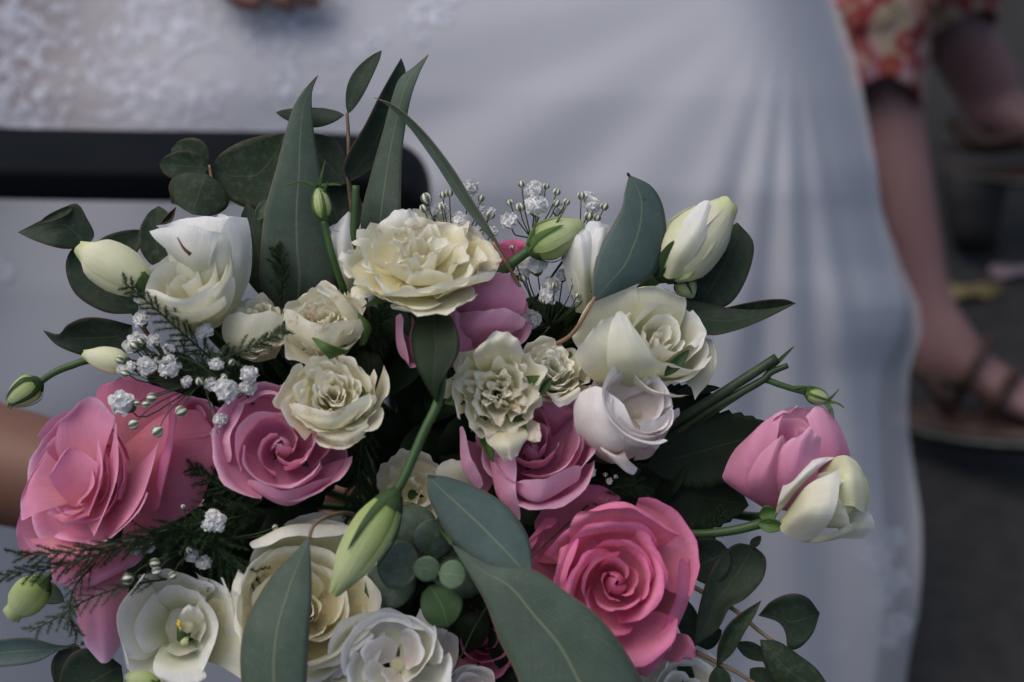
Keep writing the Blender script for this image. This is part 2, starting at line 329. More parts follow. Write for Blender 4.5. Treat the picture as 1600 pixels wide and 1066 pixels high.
def floral():
    m, t, p, out = new_mat('floral_print'); pos = gcoord(t)
    def vor(scale, seed):
        v = nd(t, 'ShaderNodeTexVoronoi', Scale=scale); mp = t.nodes.new('ShaderNodeMapping'); mp.inputs['Location'].default_value = (seed, seed * .7, seed * 1.3)
        t.links.new(pos, mp.inputs[0]); t.links.new(mp.outputs[0], v.inputs['Vector']); return v.outputs['Distance'], v.outputs['Color']
    base = ramp(t, noise(t, pos, 16, 3), [(.3, (.42, .20, .26)), (.45, (.55, .36, .36)), (.55, (.50, .40, .26)), (.7, (.34, .30, .33))], 'EASE')
    d, c = vor(24, 2.); ring = ramp(t, d, [(.0, (.62, .36, .42)), (.14, (.62, .36, .42)), (.2, (.40, .10, .04)), (.36, (.34, .03, .03)), (.46, (.34, .03, .03))], 'LINEAR')
    c1 = mixc(t, math_(t, 'SUBTRACT', 1, sm_node(t, d, .42, .50)), base, ring)
    d2, cc = vor(48, 7.); st = math_(t, 'SUBTRACT', 1, sm_node(t, d2, .20, .32))
    c1 = mixc(t, math_(t, 'MULTIPLY', st, .8), c1, ramp(t, noise(t, pos, 21, 1), [(.42, (.40, .04, .04)), (.5, (.10, .12, .13)), (.58, (.50, .36, .10))], 'CONSTANT'))
    w = t.nodes.new('ShaderNodeTexWave'); w.inputs['Scale'].default_value = 5; w.inputs['Distortion'].default_value = 9; w.inputs['Detail Scale'].default_value = 1.6; t.links.new(pos, w.inputs[0])
    c1 = mixc(t, math_(t, 'MULTIPLY', sm_node(t, w.outputs[1], .88, .95), .8), c1, (.32, .02, .025))
    hs = nd(t, 'ShaderNodeHueSaturation', Value=.46, Saturation=1.05); t.links.new(c1, hs.inputs['Color']); t.links.new(hs.outputs[0], p.inputs['Base Color']); p.inputs['Roughness'].default_value = .8; return m
M['floral'] = floral()
def satin(name, white, nude=None):
    m, t, p, out = new_mat(name); uv, u, v = uvnode(t); n1 = noise(t, gcoord(t), 9, 4); f = noise(t, gcoord(t), 900, 2)
    c = mixc(t, n1, white, tuple(.93 * x for x in white))
    if nude:   # skin-toned lining shows under the lace at the hip
        k = math_(t, 'MULTIPLY', math_(t, 'MULTIPLY', math_(t, 'SUBTRACT', 1, sm_node(t, u, .20, .46)), math_(t, 'SUBTRACT', 1, sm_node(t, v, .28, .42))), sm_node(t, noise(t, gcoord(t), 9, 3), .28, .52)); c = mixc(t, k, c, nude)
    t.links.new(c, p.inputs['Base Color']); p.inputs['Roughness'].default_value = .6; p.inputs['Sheen Weight'].default_value = .15
    bp = nd(t, 'ShaderNodeBump', Strength=.15, Distance=.0008); t.links.new(f, bp.inputs['Height']); t.links.new(bp.outputs[0], p.inputs['Normal'])
    return m
M['satin'] = satin('dress_satin', (.35, .36, .40), (.20, .157, .166))
M['lace'] = plain('white_lace', (.57, .58, .645), (.49, .50, .57), .8, 200, .2, .4)
def tulle():
    m, t, p, out = new_mat('tulle'); p.inputs['Base Color'].default_value = (.60, .61, .66, 1); p.inputs['Roughness'].default_value = .7
    uv, u, v = uvnode(t); tp = t.nodes.new('ShaderNodeBsdfTransparent'); mx = t.nodes.new('ShaderNodeMixShader'); t.links.new(math_(t, 'MULTIPLY', sm_node(t, u, 0, .30), .40), mx.inputs[0])
    t.links.new(tp.outputs[0], mx.inputs[1]); t.links.new(p.outputs[0], mx.inputs[2]); t.links.new(mx.outputs[0], out.inputs[0]); return m
M['tulle'] = tulle()

# ground
g = mesh('ground', [(-60, -20, 0), (60, -20, 0), (60, 120, 0), (-60, 120, 0)], [[0, 1, 2, 3]], M['asphalt']); g['kind'] = 'structure'
g['label'] = 'dark grey asphalt underfoot'
def fallen(name, label, x, y, w, mat, cat):
    # small litter lying flat on the ground under the photograph point (x, y)
    a = W(x, y, 1.0) - CAM; c = CAM + a * (CAM[2] / -a[2]); n = 14; ph = np.linspace(0, 2 * math.pi, n, endpoint=False)
    rr = w * (1 + .25 * np.sin(2 * ph + 1) + .1 * np.sin(5 * ph)); pts = np.stack([c[0] + rr * 1.5 * np.cos(ph), c[1] + rr * .8 * np.sin(ph), .006 + .012 * (1 + np.sin(3 * ph)) / 2], -1)
    o = mesh(name, np.concatenate([pts, [[c[0], c[1], .016]]]), [[i, (i + 1) % n, n] for i in range(n)], mat, uv=np.zeros((n + 1, 2)))
    md = o.modifiers.new('thickness', 'SOLIDIFY'); md.thickness = .004
    o['label'] = label; o['category'] = cat
M['dry'] = plain('dry_leaf', (.20, .16, .07), (.12, .09, .04), .8, 40); M['petal_litter'] = plain('fallen_petal', (.20, .15, .18), None, .7, 40)
fallen('fallen_leaf', 'dry yellowish leaf lying on the asphalt behind the ankle', 1512, 462, .035, M['dry'], 'leaf')
fallen('fallen_petal', 'pale pinkish petal lying on the asphalt at the far right', 1588, 430, .03, M['petal_litter'], 'petal')

# chair: a moulded black garden chair whose arm runs across the picture
def sweep(name, C, prof, mat, parent):
    "profile (a, b) swept along world line C; a along camera-up-ish side vector, b along depth"
    C = np.asarray(C, float); T = np.gradient(C, axis=0); T /= np.linalg.norm(T, axis=1)[:, None]
    B = np.array([0, 1., 0]); N = np.cross(B[None], T); N /= np.linalg.norm(N, axis=1)[:, None]
    G = C[:, None] - prof[None, :, 0, None] * N[:, None] + prof[None, :, 1, None] * B
    G = np.concatenate([G.mean(1, keepdims=True)[:1].repeat(len(prof), 1), G, G.mean(1, keepdims=True)[-1:].repeat(len(prof), 1)])
    return grid(name, G, mat, parent, True)
def rrect(a, b, r, n=6):
    out = []
    for cx, cy, s in ((a - r, b - r, 0), (-a + r, b - r, 90), (-a + r, -b + r, 180), (a - r, -b + r, 270)):
        for k in range(n): t = R(s + 90 * k / (n - 1)); out.append((cx + r * math.cos(t), cy + r * math.sin(t)))
    return np.array(out)
e = W(655, 262, 1.27); z0 = e[2]
ch = thing('chair', 'black plastic garden chair whose wide arm crosses behind the bouquet', 'chair', (e[0] - .3, e[1], 0))
C = cr([(e[0] - 1.05, e[1], z0 + .018), (e[0] - .6, e[1], z0 + .010), (e[0] - .3, e[1], z0 + .003), (e[0] - .09, e[1], z0 + .0), (e[0] - .031, e[1], z0 - .007), (e[0] - .011, e[1], z0 - .027), (e[0] - .011, e[1], z0 - .07)], 60)
sweep('armrest', C, rrect(.0175, .040, .009), M['plastic'], ch)
for dx, dz in ((-.03, .085), (-.95, .03)):
    Cl = cr([(e[0] + dx, e[1], z0 - dz), (e[0] + dx + .01, e[1] + .01, z0 - .4), (e[0] + dx + .02, e[1] + .0, .0)], 20)
    sweep('leg', Cl, rrect(.018, .030, .008), M['plastic'], ch)
sweep('seat_rail', np.linspace([e[0] - .9, e[1] + .02, z0 - .36], [e[0] - .02, e[1] + .02, z0 - .36], 12), rrect(.02, .018, .008), M['plastic'], ch)

# bride: skirt, tulle, lace, hand
br = thing('person', 'seated bride in a white lace and tulle dress behind the bouquet', 'person', W(500, 900, 1.7) * np.array([1, 1, 0]))
KX, KY = 1235, -60
def skirt_d(x, y, xr):
    "depth of the skirt: flares towards the hem, folds fan out from the knee"
    dx, dy = x - KX, y - KY; rad = np.hypot(dx, dy); a = np.degrees(np.arctan2(dy, -dx))     # 0 = left, 90 = straight down
    f = 0
    for c, wd, am in ((12, 5, .020), (24, 4, -.014), (33, 5, .018), (45, 5, -.016), (54, 5, .016), (64, 4, -.012), (71, 3, .015), (77, 2.4, -.024), (82, 2.2, .016), (86, 1.8, -.022), (90, 1.9, .020), (94, 1.8, -.026), (98, 1.7, .014), (101, 1.5, -.018)):
        f = f + am * np.exp(-((a - c) / wd)**2)
    f = f * (.19 + .09 * sm(62, 80, a)) * sm(60, 620, rad) * (1 + .35 * sm(300, 1100, rad))
    vv = (533 - y) / FPX; base = np.interp(y, [-260, 0, 150, 300, 450, 700, 1180], [1.60, 1.46, 1.385, 1.325, 1.285, 1.235, 1.165]) / (math.cos(PITCH) + vv * math.sin(PITCH))     # lap, then the cloth hangs almost plumb
    edge = np.clip((x - (xr - 190)) / 190, 0, 1); base = base + .16 * edge**3 * (1 - .95 * sm(500, 980, y))
    base = base + .012 * np.sin(x / 90. + y / 230.) * sm(600, 100, x)
    return base - f
def skirt_edge(y):
    Y = [-260, 0, 130, 260, 330, 420, 480, 520, 580, 680, 800, 960, 1066, 1400]; X = [1240, 1294, 1330, 1366, 1373, 1396, 1422, 1426, 1412, 1416, 1424, 1426, 1410, 1400]
    return np.interp(y, Y, X)
t = np.linspace(-260, 1180, 110)[:, None]; s = np.linspace(0, 1, 220)[None, :]
xr = skirt_edge(t); X = -420 + (xr - 42 * sm(420, 640, t) + 420) * s; Y = t + 0 * s
SK = W(X, Y, skirt_d(X, Y, xr)); SK[..., 2] = np.maximum(SK[..., 2], .012)
wrap = SK[:, -1:] + np.array([-.03, .10, 0]); wrap2 = SK[:, -1:] + np.array([-.16, .20, 0])
SKM = grid("skirt", np.concatenate([SK, wrap, wrap2], 1), M['satin'], br)
# outer tulle layer standing a little off the satin, its hem edge loose at the right
def tulle_d(x, y, xr): return skirt_d(x, y, xr) - .018 - .006 * np.sin(x / 55 + y / 400) * sm(0, 500, y)
t = np.linspace(-260, 1150, 100)[:, None]; s = np.linspace(0, 1, 110)[None, :]; xr = skirt_edge(t) + 10 + 6 * np.sin(t / 60)
xl = np.interp(t, [-260, 0, 222, 300, 420, 1150], [780, 700, 655, 560, 480, 300]); X = xl + (xr - xl) * s; Y = t + 0 * s
T_ = W(X, Y, tulle_d(X, Y, skirt_edge(Y))); T_[..., 2] = np.maximum(T_[..., 2], .02); grid('tulle_layer', T_, M['tulle'], br)
# lace: raised appliqué flowers and sprigs sewn on the skirt
LV, LF = [], []
def lace_flower(cx, cy, r):
    n = len(LV); k = rng.integers(5, 8); a0 = rng.uniform(0, 6)
    for i in range(k):
        a = a0 + 6.283 * i / k; b = len(LV)
        for rr, da, h in ((.12, 0, .006), (.55, -.36, .009), (.62, 0, .004), (.55, .36, .009), (.92, -.30, .006), (1.0, 0, .010), (.92, .30, .006)):
            x, y = cx + r * rr * math.cos(a + da), cy + r * rr * math.sin(a + da) * .85
            LV.append(W(x, y, skirt_d(np.array(x), np.array(y), skirt_edge(y)) - h * .05 - .0012))
        LF.extend([[b, b + 1, b + 2], [b, b + 2, b + 3], [b + 1, b + 4, b + 5, b + 2], [b + 2, b + 5, b + 6, b + 3]])
def dens(x, y):
    return sm(620, 380, x) * sm(260, 120, y + .12 * x - 20) 
c = 0
while c < 520:
    x, y = rng.uniform(-150, 560), rng.uniform(-80, 200)
    if rng.random() < dens(x, y) * (.25 + .75 * (math.sin(x / 62 + y / 45) * math.sin(y / 40 - x / 95) > .12)): lace_flower(x, y, rng.uniform(3, 12)); c += 1
for q in range(34):
    x, y, a = rng.uniform(-120, 480), rng.uniform(-60, 190), rng.uniform(0, 6.28)
    for k in range(14): lace_flower(x, y, 5.5 - .2 * k); x += 9 * math.cos(a); y += 7 * math.sin(a); a += .16
for x, y, r in ((1372, 870, 26), (1400, 905, 22), (1380, 935, 18), (1405, 975, 22), (1345, 860, 18), (1395, 840, 20), (1392, 1000, 16), (1310, 1010, 18), (1280, 45, 12), (1300, 72, 11), (5, 425, 18), (-10, 405, 15),
                (665, 15, 26), (640, 35, 18), (690, 25, 20), (590, 60, 18), (560, 80, 16), (655, 62, 12), (520, 90, 15), (700, -10, 22)): lace_flower(x, y, r)
lc = mesh('lace_applique', np.array(LV), LF, M['lace'], br, np.zeros((len(LV), 2))); lc['kind'] = 'stuff'

def skin_body(name, joints, edges, mat, parent, sub=2):
    "one continuous body: joints {key: (world point, radius or (rx, ry))}"
    keys = list(joints); me = bpy.data.meshes.new(name); o0 = origin(parent)
    me.from_pydata([tuple(np.asarray(joints[k][0]) - o0) for k in keys], [(keys.index(a), keys.index(b)) for a, b in edges], [])
    o = link(name, me, mat, parent, smooth=False); md = o.modifiers.new('skin', 'SKIN'); md.use_smooth_shade = True; md.branch_smoothing = .6
    for i, k in enumerate(keys):
        r = joints[k][1]; me.skin_vertices[0].data[i].radius = r if isinstance(r, tuple) else (r, r)
    me.skin_vertices[0].data[0].use_root = True
    sb = o.modifiers.new('smooth', 'SUBSURF'); sb.levels = sub; sb.render_levels = sub
    return o
def chain(*k): return list(zip(k[:-1], k[1:]))

# the bride's hand resting on her lap at the top edge
d = 1.51
J = {'elbow': (W(40, -420, d + .05), .040), 'forearm': (W(180, -260, d + .02), .036), 'wrist': (W(320, -110, d), .026), 'palm': (W(385, -55, d - .005), (.036, .018))}
E = chain('elbow', 'forearm', 'wrist', 'palm')
for i, (a, b, c_, r) in enumerate((((430, -75), (470, -60), (505, -40), .0085), ((440, -50), (485, -28), (515, -10), .0092), ((425, -30), (470, -6), (500, 6), .0095), ((405, -20), (440, 2), (462, 10), .0088))):
    J['k%d' % i] = (W(*a, d - .01), r * 1.15); J['m%d' % i] = (W(*b, d - .012), r); J['t%d' % i] = (W(*c_, d - .004), r * .8); E += chain('palm', 'k%d' % i, 'm%d' % i, 't%d' % i)
J['th1'] = (W(350, -30, d - .01), .013); J['th2'] = (W(372, 0, d - .015), .0105); J['th3'] = (W(410, 8, d - .012), .0085); E += chain('wrist', 'th1', 'th2', 'th3')
skin_body('hand', J, E, M['skin_dark'], br)

# the arm that holds the bouquet, from the left edge to the bound stems behind the flowers
ho = thing('person', 'tanned bare forearm reaching in at the left edge to hold the bouquet', 'person', W(-400, 690, .98))
J = {'elbow': (W(-420, 640, 1.00), .048), 'mid': (W(-150, 690, .985), .046), 'fore': (W(40, 735, .965), .042), 'low': (W(220, 780, .95), .035), 'wrist': (W(370, 815, .935), (.026, .030)), 'palm': (W(470, 838, .93), (.036, .020))}
E = chain('elbow', 'mid', 'fore', 'low', 'wrist', 'palm')
for i, (dy, r) in enumerate(((-42, .0095), (-14, .0098), (14, .0094), (40, .0085))):
    a = [(545, 838 + dy * 1.1, .905), (600, 845 + dy, .878), (665, 848 + dy, .885), (690, 848 + dy, .915)]
    for q, p in enumerate(a): J['f%d%d' % (i, q)] = (W(*p), r * (1.1, 1, .95, .8)[q])
    E += chain('palm', *['f%d%d' % (i, q) for q in range(4)])
for q, p in enumerate(((440, 785, .90), (520, 765, .878), (590, 770, .872))): J['th%d' % q] = (W(*p), (.014, .0115, .009)[q])
E += chain('wrist', 'th0', 'th1', 'th2')
skin_body('arm', J, E, M['skin'], ho)

# guest at the right: one body of two legs, floral dress, two sandals
gu = thing('person', 'seated guest in a red floral dress and brown sandals, bare legs showing', 'person', W(1500, 700, 2.25) * np.array([1, 1, 0]))
J = {'hip': (W(1500, -330, 2.55), .13), 'thigh': (W(1440, -160, 2.35), .085), 'knee': (W(1372, 10, 2.22), .062), 'calf': (W(1392, 180, 2.21), .054), 'shin': (W(1424, 340, 2.20), .044), 'low': (W(1452, 470, 2.19), .036),
     'ankle': (W(1478, 540, 2.185), (.038, .040)), 'heel': (W(1450, 588, 2.19), .032), 'instep': (W(1530, 588, 2.16), (.036, .034)), 'ball': (W(1612, 630, 2.12), (.042, .022)), 'toe': (W(1668, 650, 2.10), (.036, .014)),
     'thigh2': (W(1520, -140, 2.62), .085), 'knee2': (W(1478, 20, 2.56), .072), 'calf2': (W(1515, 85, 2.60), .070), 'low2': (W(1548, 140, 2.64), .066), 'heel2': (W(1552, 176, 2.64), .058), 'step2': (W(1640, 205, 2.60), (.056, .046)), 'ball2': (W(1690, 232, 2.56), (.045, .022)), 'toe2': (W(1740, 246, 2.53), (.036, .014))}
E = chain('hip', 'thigh', 'knee', 'calf', 'shin', 'low', 'ankle', 'instep', 'ball', 'toe') + [('ankle', 'heel')] + chain('hip', 'thigh2', 'knee2', 'calf2', 'low2', 'heel2', 'step2', 'ball2', 'toe2')
skin_body('body', J, E, M['skin_pale'], gu)
def cloth_tube(name, pts, mat, parent, n=40, ruff=.06, k=26):
    "cloth sleeve round a line of (x, y, d, radius), hem ruffled and open"
    P = cr(np.array(pts, float), k); Cn = W(P[:, 0], P[:, 1], P[:, 2]); G = tube_pts(Cn, P[:, 3], n)
    ph = np.linspace(0, 2 * math.pi, n, endpoint=False); f = 1 + ruff * np.linspace(0, 1, k)[:, None] * (np.sin(5 * ph + 1) + .5 * np.sin(11 * ph))[None]
    G = Cn[:, None] + (G - Cn[:, None]) * f[..., None]
    G[:, :, 2] += (np.linspace(0, 1, k)**6)[:, None] * .03 * np.sin(2 * ph + 2.2)[None]
    return grid(name, G, mat, parent, True, thick=.002)
cloth_tube('dress', [(1500, -330, 2.50, .17), (1450, -180, 2.34, .12), (1378, -20, 2.20, .092), (1374, 70, 2.19, .075), (1384, 155, 2.19, .062)], M['floral'], gu)
cloth_tube('dress_fold', [(1560, -300, 2.66, .18), (1500, -150, 2.56, .13), (1468, -30, 2.53, .105), (1478, 40, 2.55, .088)], M['floral'], gu)
def sandal(heel, toe, d0, d1, wd, th, straps):
    h, t_ = W(*heel, d0), W(*toe, d1); ax = t_ - h; L = np.linalg.norm(ax); ax /= L; sd_ = np.cross(ax, [0, 0, 1]); sd_ /= np.linalg.norm(sd_); up = np.cross(sd_, ax)
    q = np.linspace(0, 1, 20); half = wd * (.62 + .38 * np.sin(np.pi * np.clip(q * 1.15 - .1, 0, 1))) * np.sqrt(np.clip(1 - np.abs(2 * q - 1)**6, 0, 1)); 
    def slab(name, z0_, z1_, grow, mat):
        G = []
        for zz, gg in ((z0_, 0), (z0_, grow), (z1_, grow), (z1_, 0)):
            l = h + ax * (q * L)[:, None] + sd_ * (half * gg)[:, None] + up * zz; r_ = h + ax * (q * L)[:, None] - sd_ * (half * gg)[:, None] + up * zz
            G.append(np.concatenate([l, r_[::-1]]))
        return grid(name, np.array(G), mat, gu, True)
    slab('sole', -th, 0, 1.0, M['rubber']); slab('sole_rim', -th * .2, th * .12, 1.04, M['sole']); slab('footbed', th * .12, th * .45, 1.0, M['leather'])
    for pts, r in straps:
        Cn = W(*np.array(pts, float).T); Cn = cr(Cn, 18); grid('strap', tube_pts(Cn, np.full(18, r), 8) , M['leather'], gu, True)
sandal((1395, 652), (1720, 676), 2.215, 2.08, .046, .020, [([(1548, 528, 2.14), (1530, 560, 2.12), (1508, 598, 2.125), (1492, 632, 2.16)], .0075), ([(1420, 570, 2.15), (1455, 590, 2.125), (1505, 594, 2.115)], .009), ([(1590, 582, 2.12), (1560, 620, 2.09), (1540, 650, 2.11)], .010), ([(1450, 590, 2.125), (1470, 620, 2.12), (1485, 645, 2.14)], .012)])
sandal((1472, 258), (1780, 268), 2.70, 2.52, .055, .012, [([(1484, 190, 2.59), (1530, 222, 2.56), (1600, 212, 2.54)], .014), ([(1475, 225, 2.63), (1540, 236, 2.58), (1620, 228, 2.55)], .008)])

a = W(1470, 285, 2.70); q = []
for zz, x0, x1 in ((0, 1480, 1580), (.33, 1482, 1570), (.66, 1486, 1562), (1, 1496, 1556)):
    y = 275 + 122 * zz; c0, c1 = W(x0, y, 2.66), W(x1, y, 2.60); dp = FW * np.array([1, 1, 0]) * .05; q.append([c0, c1, c1 + dp, c0 + dp])
q = np.array(q); q = np.concatenate([q[:1].mean(1, keepdims=True).repeat(4, 1), q, q[-1:].mean(1, keepdims=True).repeat(4, 1)]); grid('heel', q, M['rubber'], gu, True)
# ------------------------------------------------------------------ flowers of the bouquet
G_ROSE, G_LIS, G_SPR, G_BUD = 'roses in the bouquet', 'lisianthus blooms in the bouquet', 'spray roses in the bouquet', 'lisianthus buds in the bouquet'

# white rose, upper left, seen from its side
f = Flower('rose', 'white rose at the upper left, tucked behind a creamier open bloom', 'rose', G_ROSE, (312, 392, 5), (-.05, .86, .5), 84, 20)
f.whorl('white', 3, .3, .92, 110, 0, .02, spiral=.25, rnd=.2)
f.whorl('white', 3, .62, .95, 95, 40, .08, spiral=.2, rnd=.2)
f.patch('white', [[(300, 470, 20), (318, 478, 34), (340, 470, 34), (356, 455, 20)], [(268, 425, 40), (302, 432, 66), (348, 425, 66), (388, 415, 30)], [(262, 385, 46), (300, 383, 76), (352, 378, 74), (392, 372, 34)], [(250, 358, 40), (296, 350, 66), (350, 344, 70), (388, 348, 46)], [(236, 352, 48), (290, 342, 58), (345, 338, 64), (384, 338, 52)]], ruf=2)
f.patch('white', [[(300, 440, 40), (312, 446, 50), (326, 446, 50)], [(270, 400, 60), (300, 408, 84), (330, 405, 84)], [(240, 372, 62), (290, 374, 92), (342, 372, 90)], [(231, 357, 56), (288, 352, 92), (352, 362, 92)]], ruf=2)
f.patch('white', [[(330, 500, 20), (350, 500, 30), (372, 480, 14)], [(345, 440, 58), (368, 440, 52), (390, 436, 24)], [(352, 388, 70), (378, 388, 58), (394, 396, 22)], [(340, 350, 84), (368, 338, 78), (391, 352, 40)]], ruf=1.5)
for k in range(3): f.sepal('sepal', 60 + 120 * k, .3, .0, .5, .10, .3)
f.stem()

# creamy lisianthus in front of it
f = Flower('lisianthus', 'creamy white lisianthus cup in front of the upper left white rose', 'lisianthus', G_LIS, (297, 452, 60), (-.22, .62, .75), 72, -10)
f.whorl('ivory', 2, .34, .80, 110, 20, .02, spiral=.5, rnd=.2)
f.whorl('ivory', 3, .64, .84, 100, 70, .03, spiral=.3, rnd=.2)
f.whorl('ivory', 3, .95, .76, 80, 30, .02, spiral=.12, rnd=.2)
f.patch('ivory', [[(270, 512, 30), (300, 522, 44), (330, 512, 36)], [(238, 480, 62), (296, 494, 100), (360, 478, 66)], [(228, 462, 80), (292, 476, 120), (368, 446, 74)], [(230, 446, 80), (290, 466, 126), (362, 424, 80)]], ruf=1)
f.patch('ivory', [[(330, 515, 26), (345, 508, 24), (360, 490, 10)], [(348, 470, 60), (364, 460, 52), (376, 445, 26)], [(350, 420, 66), (364, 410, 60), (379, 405, 26)], [(335, 385, 66), (350, 378, 62), (372, 385, 40)]], ruf=1)
f.stem()

# big stained spray rose, top centre
f = Flower('spray_rose', 'largest ruffled cream spray rose with browned petal edges at the top centre', 'spray rose', G_SPR, (655, 400, 70), (.05, .76, .65), 116, 0, lift=.3)
for n, r, z, ha, rf in ((4, .16, .50, 62, .05), (5, .32, .50, 50, .06), (6, .50, .47, 44, .065), (7, .70, .40, 40, .065), (8, .90, .28, 38, .055)):
    f.whorl('spray_brown', n, r, z, ha, rng.uniform(0, 90), .05, ruf=rf, rk=5, wob=.05, jit=.16, nu=13, nv=11)
f.patch('spray', [[(640, 440, 30), (690, 450, 40), (730, 440, 20)], [(560, 445, 90), (660, 462, 120), (760, 440, 90)], [(548, 458, 104), (650, 462, 138), (772, 432, 104)], [(552, 468, 108), (640, 452, 150), (775, 422, 112)]], ruf=3)
f.patch('ivory', [[(650, 445, 20), (690, 450, 30), (720, 440, 20)], [(625, 468, 74), (690, 470, 92), (740, 450, 70)], [(610, 476, 86), (685, 482, 104), (742, 462, 80)], [(616, 486, 88), (684, 489, 106), (741, 472, 82)]], ruf=2)
f.patch('white', [[(620, 400, 0), (640, 396, 0), (655, 398, 0)], [(590, 360, 10), (625, 350, 20), (655, 350, 10)], [(600, 340, 6), (628, 326, 14), (650, 330, 6)]], ruf=3)
f.patch('white', [[(590, 430, 20), (580, 410, 20), (600, 390, 10)], [(555, 432, 60), (545, 410, 66), (555, 390, 50)], [(534, 418, 62), (530, 400, 68), (545, 388, 60)]], ruf=4)
f.patch('spray', [[(720, 420, 20), (730, 405, 20), (720, 380, 0)], [(760, 425, 62), (768, 405, 64), (755, 375, 40)], [(776, 422, 70), (784, 405, 70), (770, 385, 50)]], ruf=4)
for k in range(5): f.sepal('sepal', 72 * k, .2, -.15, .0, .12, .75)
f.stem()

def spray(label, c, axis, rad, roll=0, mats=('spray', 'spray'), open_=1., seed_layers=((4, .16, .72, 80, .04), (6, .32, .70, 55, .05), (7, .50, .64, 44, .05), (8, .70, .52, 38, .05), (8, .90, .34, 36, .045))):
    f = Flower('spray_rose', label, 'spray rose', G_SPR, c, axis, rad, roll, lift=.42)
    for i, (n, r, z, ha, rf) in enumerate(seed_layers):
        f.whorl(mats[0] if i < 3 else mats[1], n, r * open_, z, ha, rng.uniform(0, 90), .06, ruf=rf, rk=4, wob=.05, jit=.14, nu=13, nv=11, spiral=.08)
    for k in range(5): f.sepal('sepal', 72 * k + 20, .35, -.05, .35, .13, .55)
    f.stem(); return f
f = spray('cream spray rose with a drooping green sepal, left of the dark stems', (508, 500, 60), (-.05, .42, .9), 66)
f.patch('spray', [[(470, 560, 10), (500, 568, 20), (540, 555, 10)], [(450, 530, 60), (500, 545, 92), (560, 530, 60)], [(446, 505, 70), (500, 520, 108), (570, 510, 66)], [(440, 470, 66), (500, 506, 112), (572, 490, 60)]], ruf=2)
f.patch('spray', [[(500, 560, 0), (530, 555, 0), (550, 540, 0)], [(540, 520, 60), (562, 515, 54), (574, 515, 30)], [(520, 470, 78), (548, 475, 70), (570, 500, 40)], [(480, 446, 70), (515, 448, 76), (555, 475, 56)]], ruf=2)
leaf(f.o, [(484, 524), (500, 545), (515, 562)], [(484, 524), (520, 540), (545, 548)], [96, 118, 108], 'sepal', name='sepal', cup=5)
leaf(f.o, [(552, 482), (560, 520), (562, 540)], [(552, 482), (580, 510), (570, 540)], [60, 66, 50], 'sepal', name='sepal', cup=-6)
f = spray('smaller cream spray rose half hidden behind fern, beside its twin at the left', (402, 508, 30), (-.15, .5, .85), 54)
f.patch('spray', [[(380, 560, 0), (400, 566, 10), (430, 560, 0)], [(352, 535, 40), (390, 545, 60), (440, 540, 40)], [(347, 510, 40), (385, 515, 66), (440, 515, 50)], [(360, 484, 36), (395, 490, 62), (446, 480, 50)]], ruf=2)
f = spray('round cream spray rose with a full swirled centre, above the mauve pink bloom', (524, 618, 80), (.03, .42, .9), 71, 0, seed_layers=((4, .13, .66, 95, .03), (6, .26, .68, 62, .035), (7, .42, .66, 50, .04), (8, .58, .60, 42, .04), (8, .76, .52, 38, .04), (7, .96, .40, 40, .04)))
f.patch('spray', [[(490, 670, 10), (530, 680, 20), (560, 665, 10)], [(460, 650, 76), (520, 668, 112), (580, 640, 76)], [(462, 640, 92), (520, 650, 128), (588, 630, 90)], [(452, 620, 86), (520, 640, 132), (590, 606, 84)]], ruf=2)
f.patch('spray', [[(510, 640, 60), (535, 650, 60), (560, 640, 60)], [(500, 670, 108), (540, 680, 110), (578, 660, 94)], [(505, 682, 110), (545, 696, 108), (582, 672, 92)]], ruf=3)
f.patch('spray', [[(560, 640, 20), (580, 630, 10), (590, 610, 0)], [(590, 640, 60), (602, 615, 50), (600, 580, 30)], [(596, 636, 66), (612, 605, 56), (604, 566, 40)]], ruf=3)
f.o.location -= Vector(FW * 34 * S)
f = spray('ragged cream spray rose facing straight out at the centre of the bouquet', (778, 612, 110), (.05, .12, 1), 84, 0, ('spray', 'spray'), seed_layers=((3, .07, .48, 95, .03), (5, .14, .52, 80, .06), (6, .28, .56, 52, .08), (7, .44, .54, 44, .08), (8, .62, .48, 36, .08), (8, .82, .36, 34, .075)))
f.patch('spray', [[(760, 600, 60), (785, 590, 60), (810, 600, 60)], [(740, 560, 118), (780, 540, 124), (815, 560, 100)], [(745, 540, 122), (790, 516, 122), (822, 550, 100)]], ruf=5)
f.patch('spray', [[(750, 640, 60), (780, 650, 70), (800, 640, 60)], [(760, 690, 120), (790, 690, 136), (825, 680, 110)], [(775, 705, 124), (795, 722, 130), (815, 700, 116)]], ruf=6)
f.patch('spray', [[(740, 640, 60), (745, 610, 60), (755, 580, 60)], [(715, 650, 110), (712, 600, 110), (735, 560, 106)], [(722, 660, 118), (706, 605, 112), (728, 555, 108)]], ruf=5)
for a, b in (((735, 560), (706, 590)), ((712, 610), (695, 630)), ((730, 690), (770, 722))): oval(f.o, ((a[0] + 770) / 2, (a[1] + 620) / 2), b, 20, [60, 90, 96], 'sepal', name='sepal')
f = spray('pale cream spray rose crouched between the ragged one and the white rose', (866, 578, 50), (.1, .5, .85), 60, 30, ('ivory', 'spray'))
f.patch('ivory', [[(850, 610, 20), (870, 620, 30), (895, 610, 20)], [(852, 610, 76), (875, 622, 84), (905, 605, 70)], [(858, 622, 84), (878, 636, 88), (908, 618, 72)]], ruf=2)
oval(f.o, (862, 590), (842, 618), 14, [96, 108, 110], 'sepal_d', name='sepal')

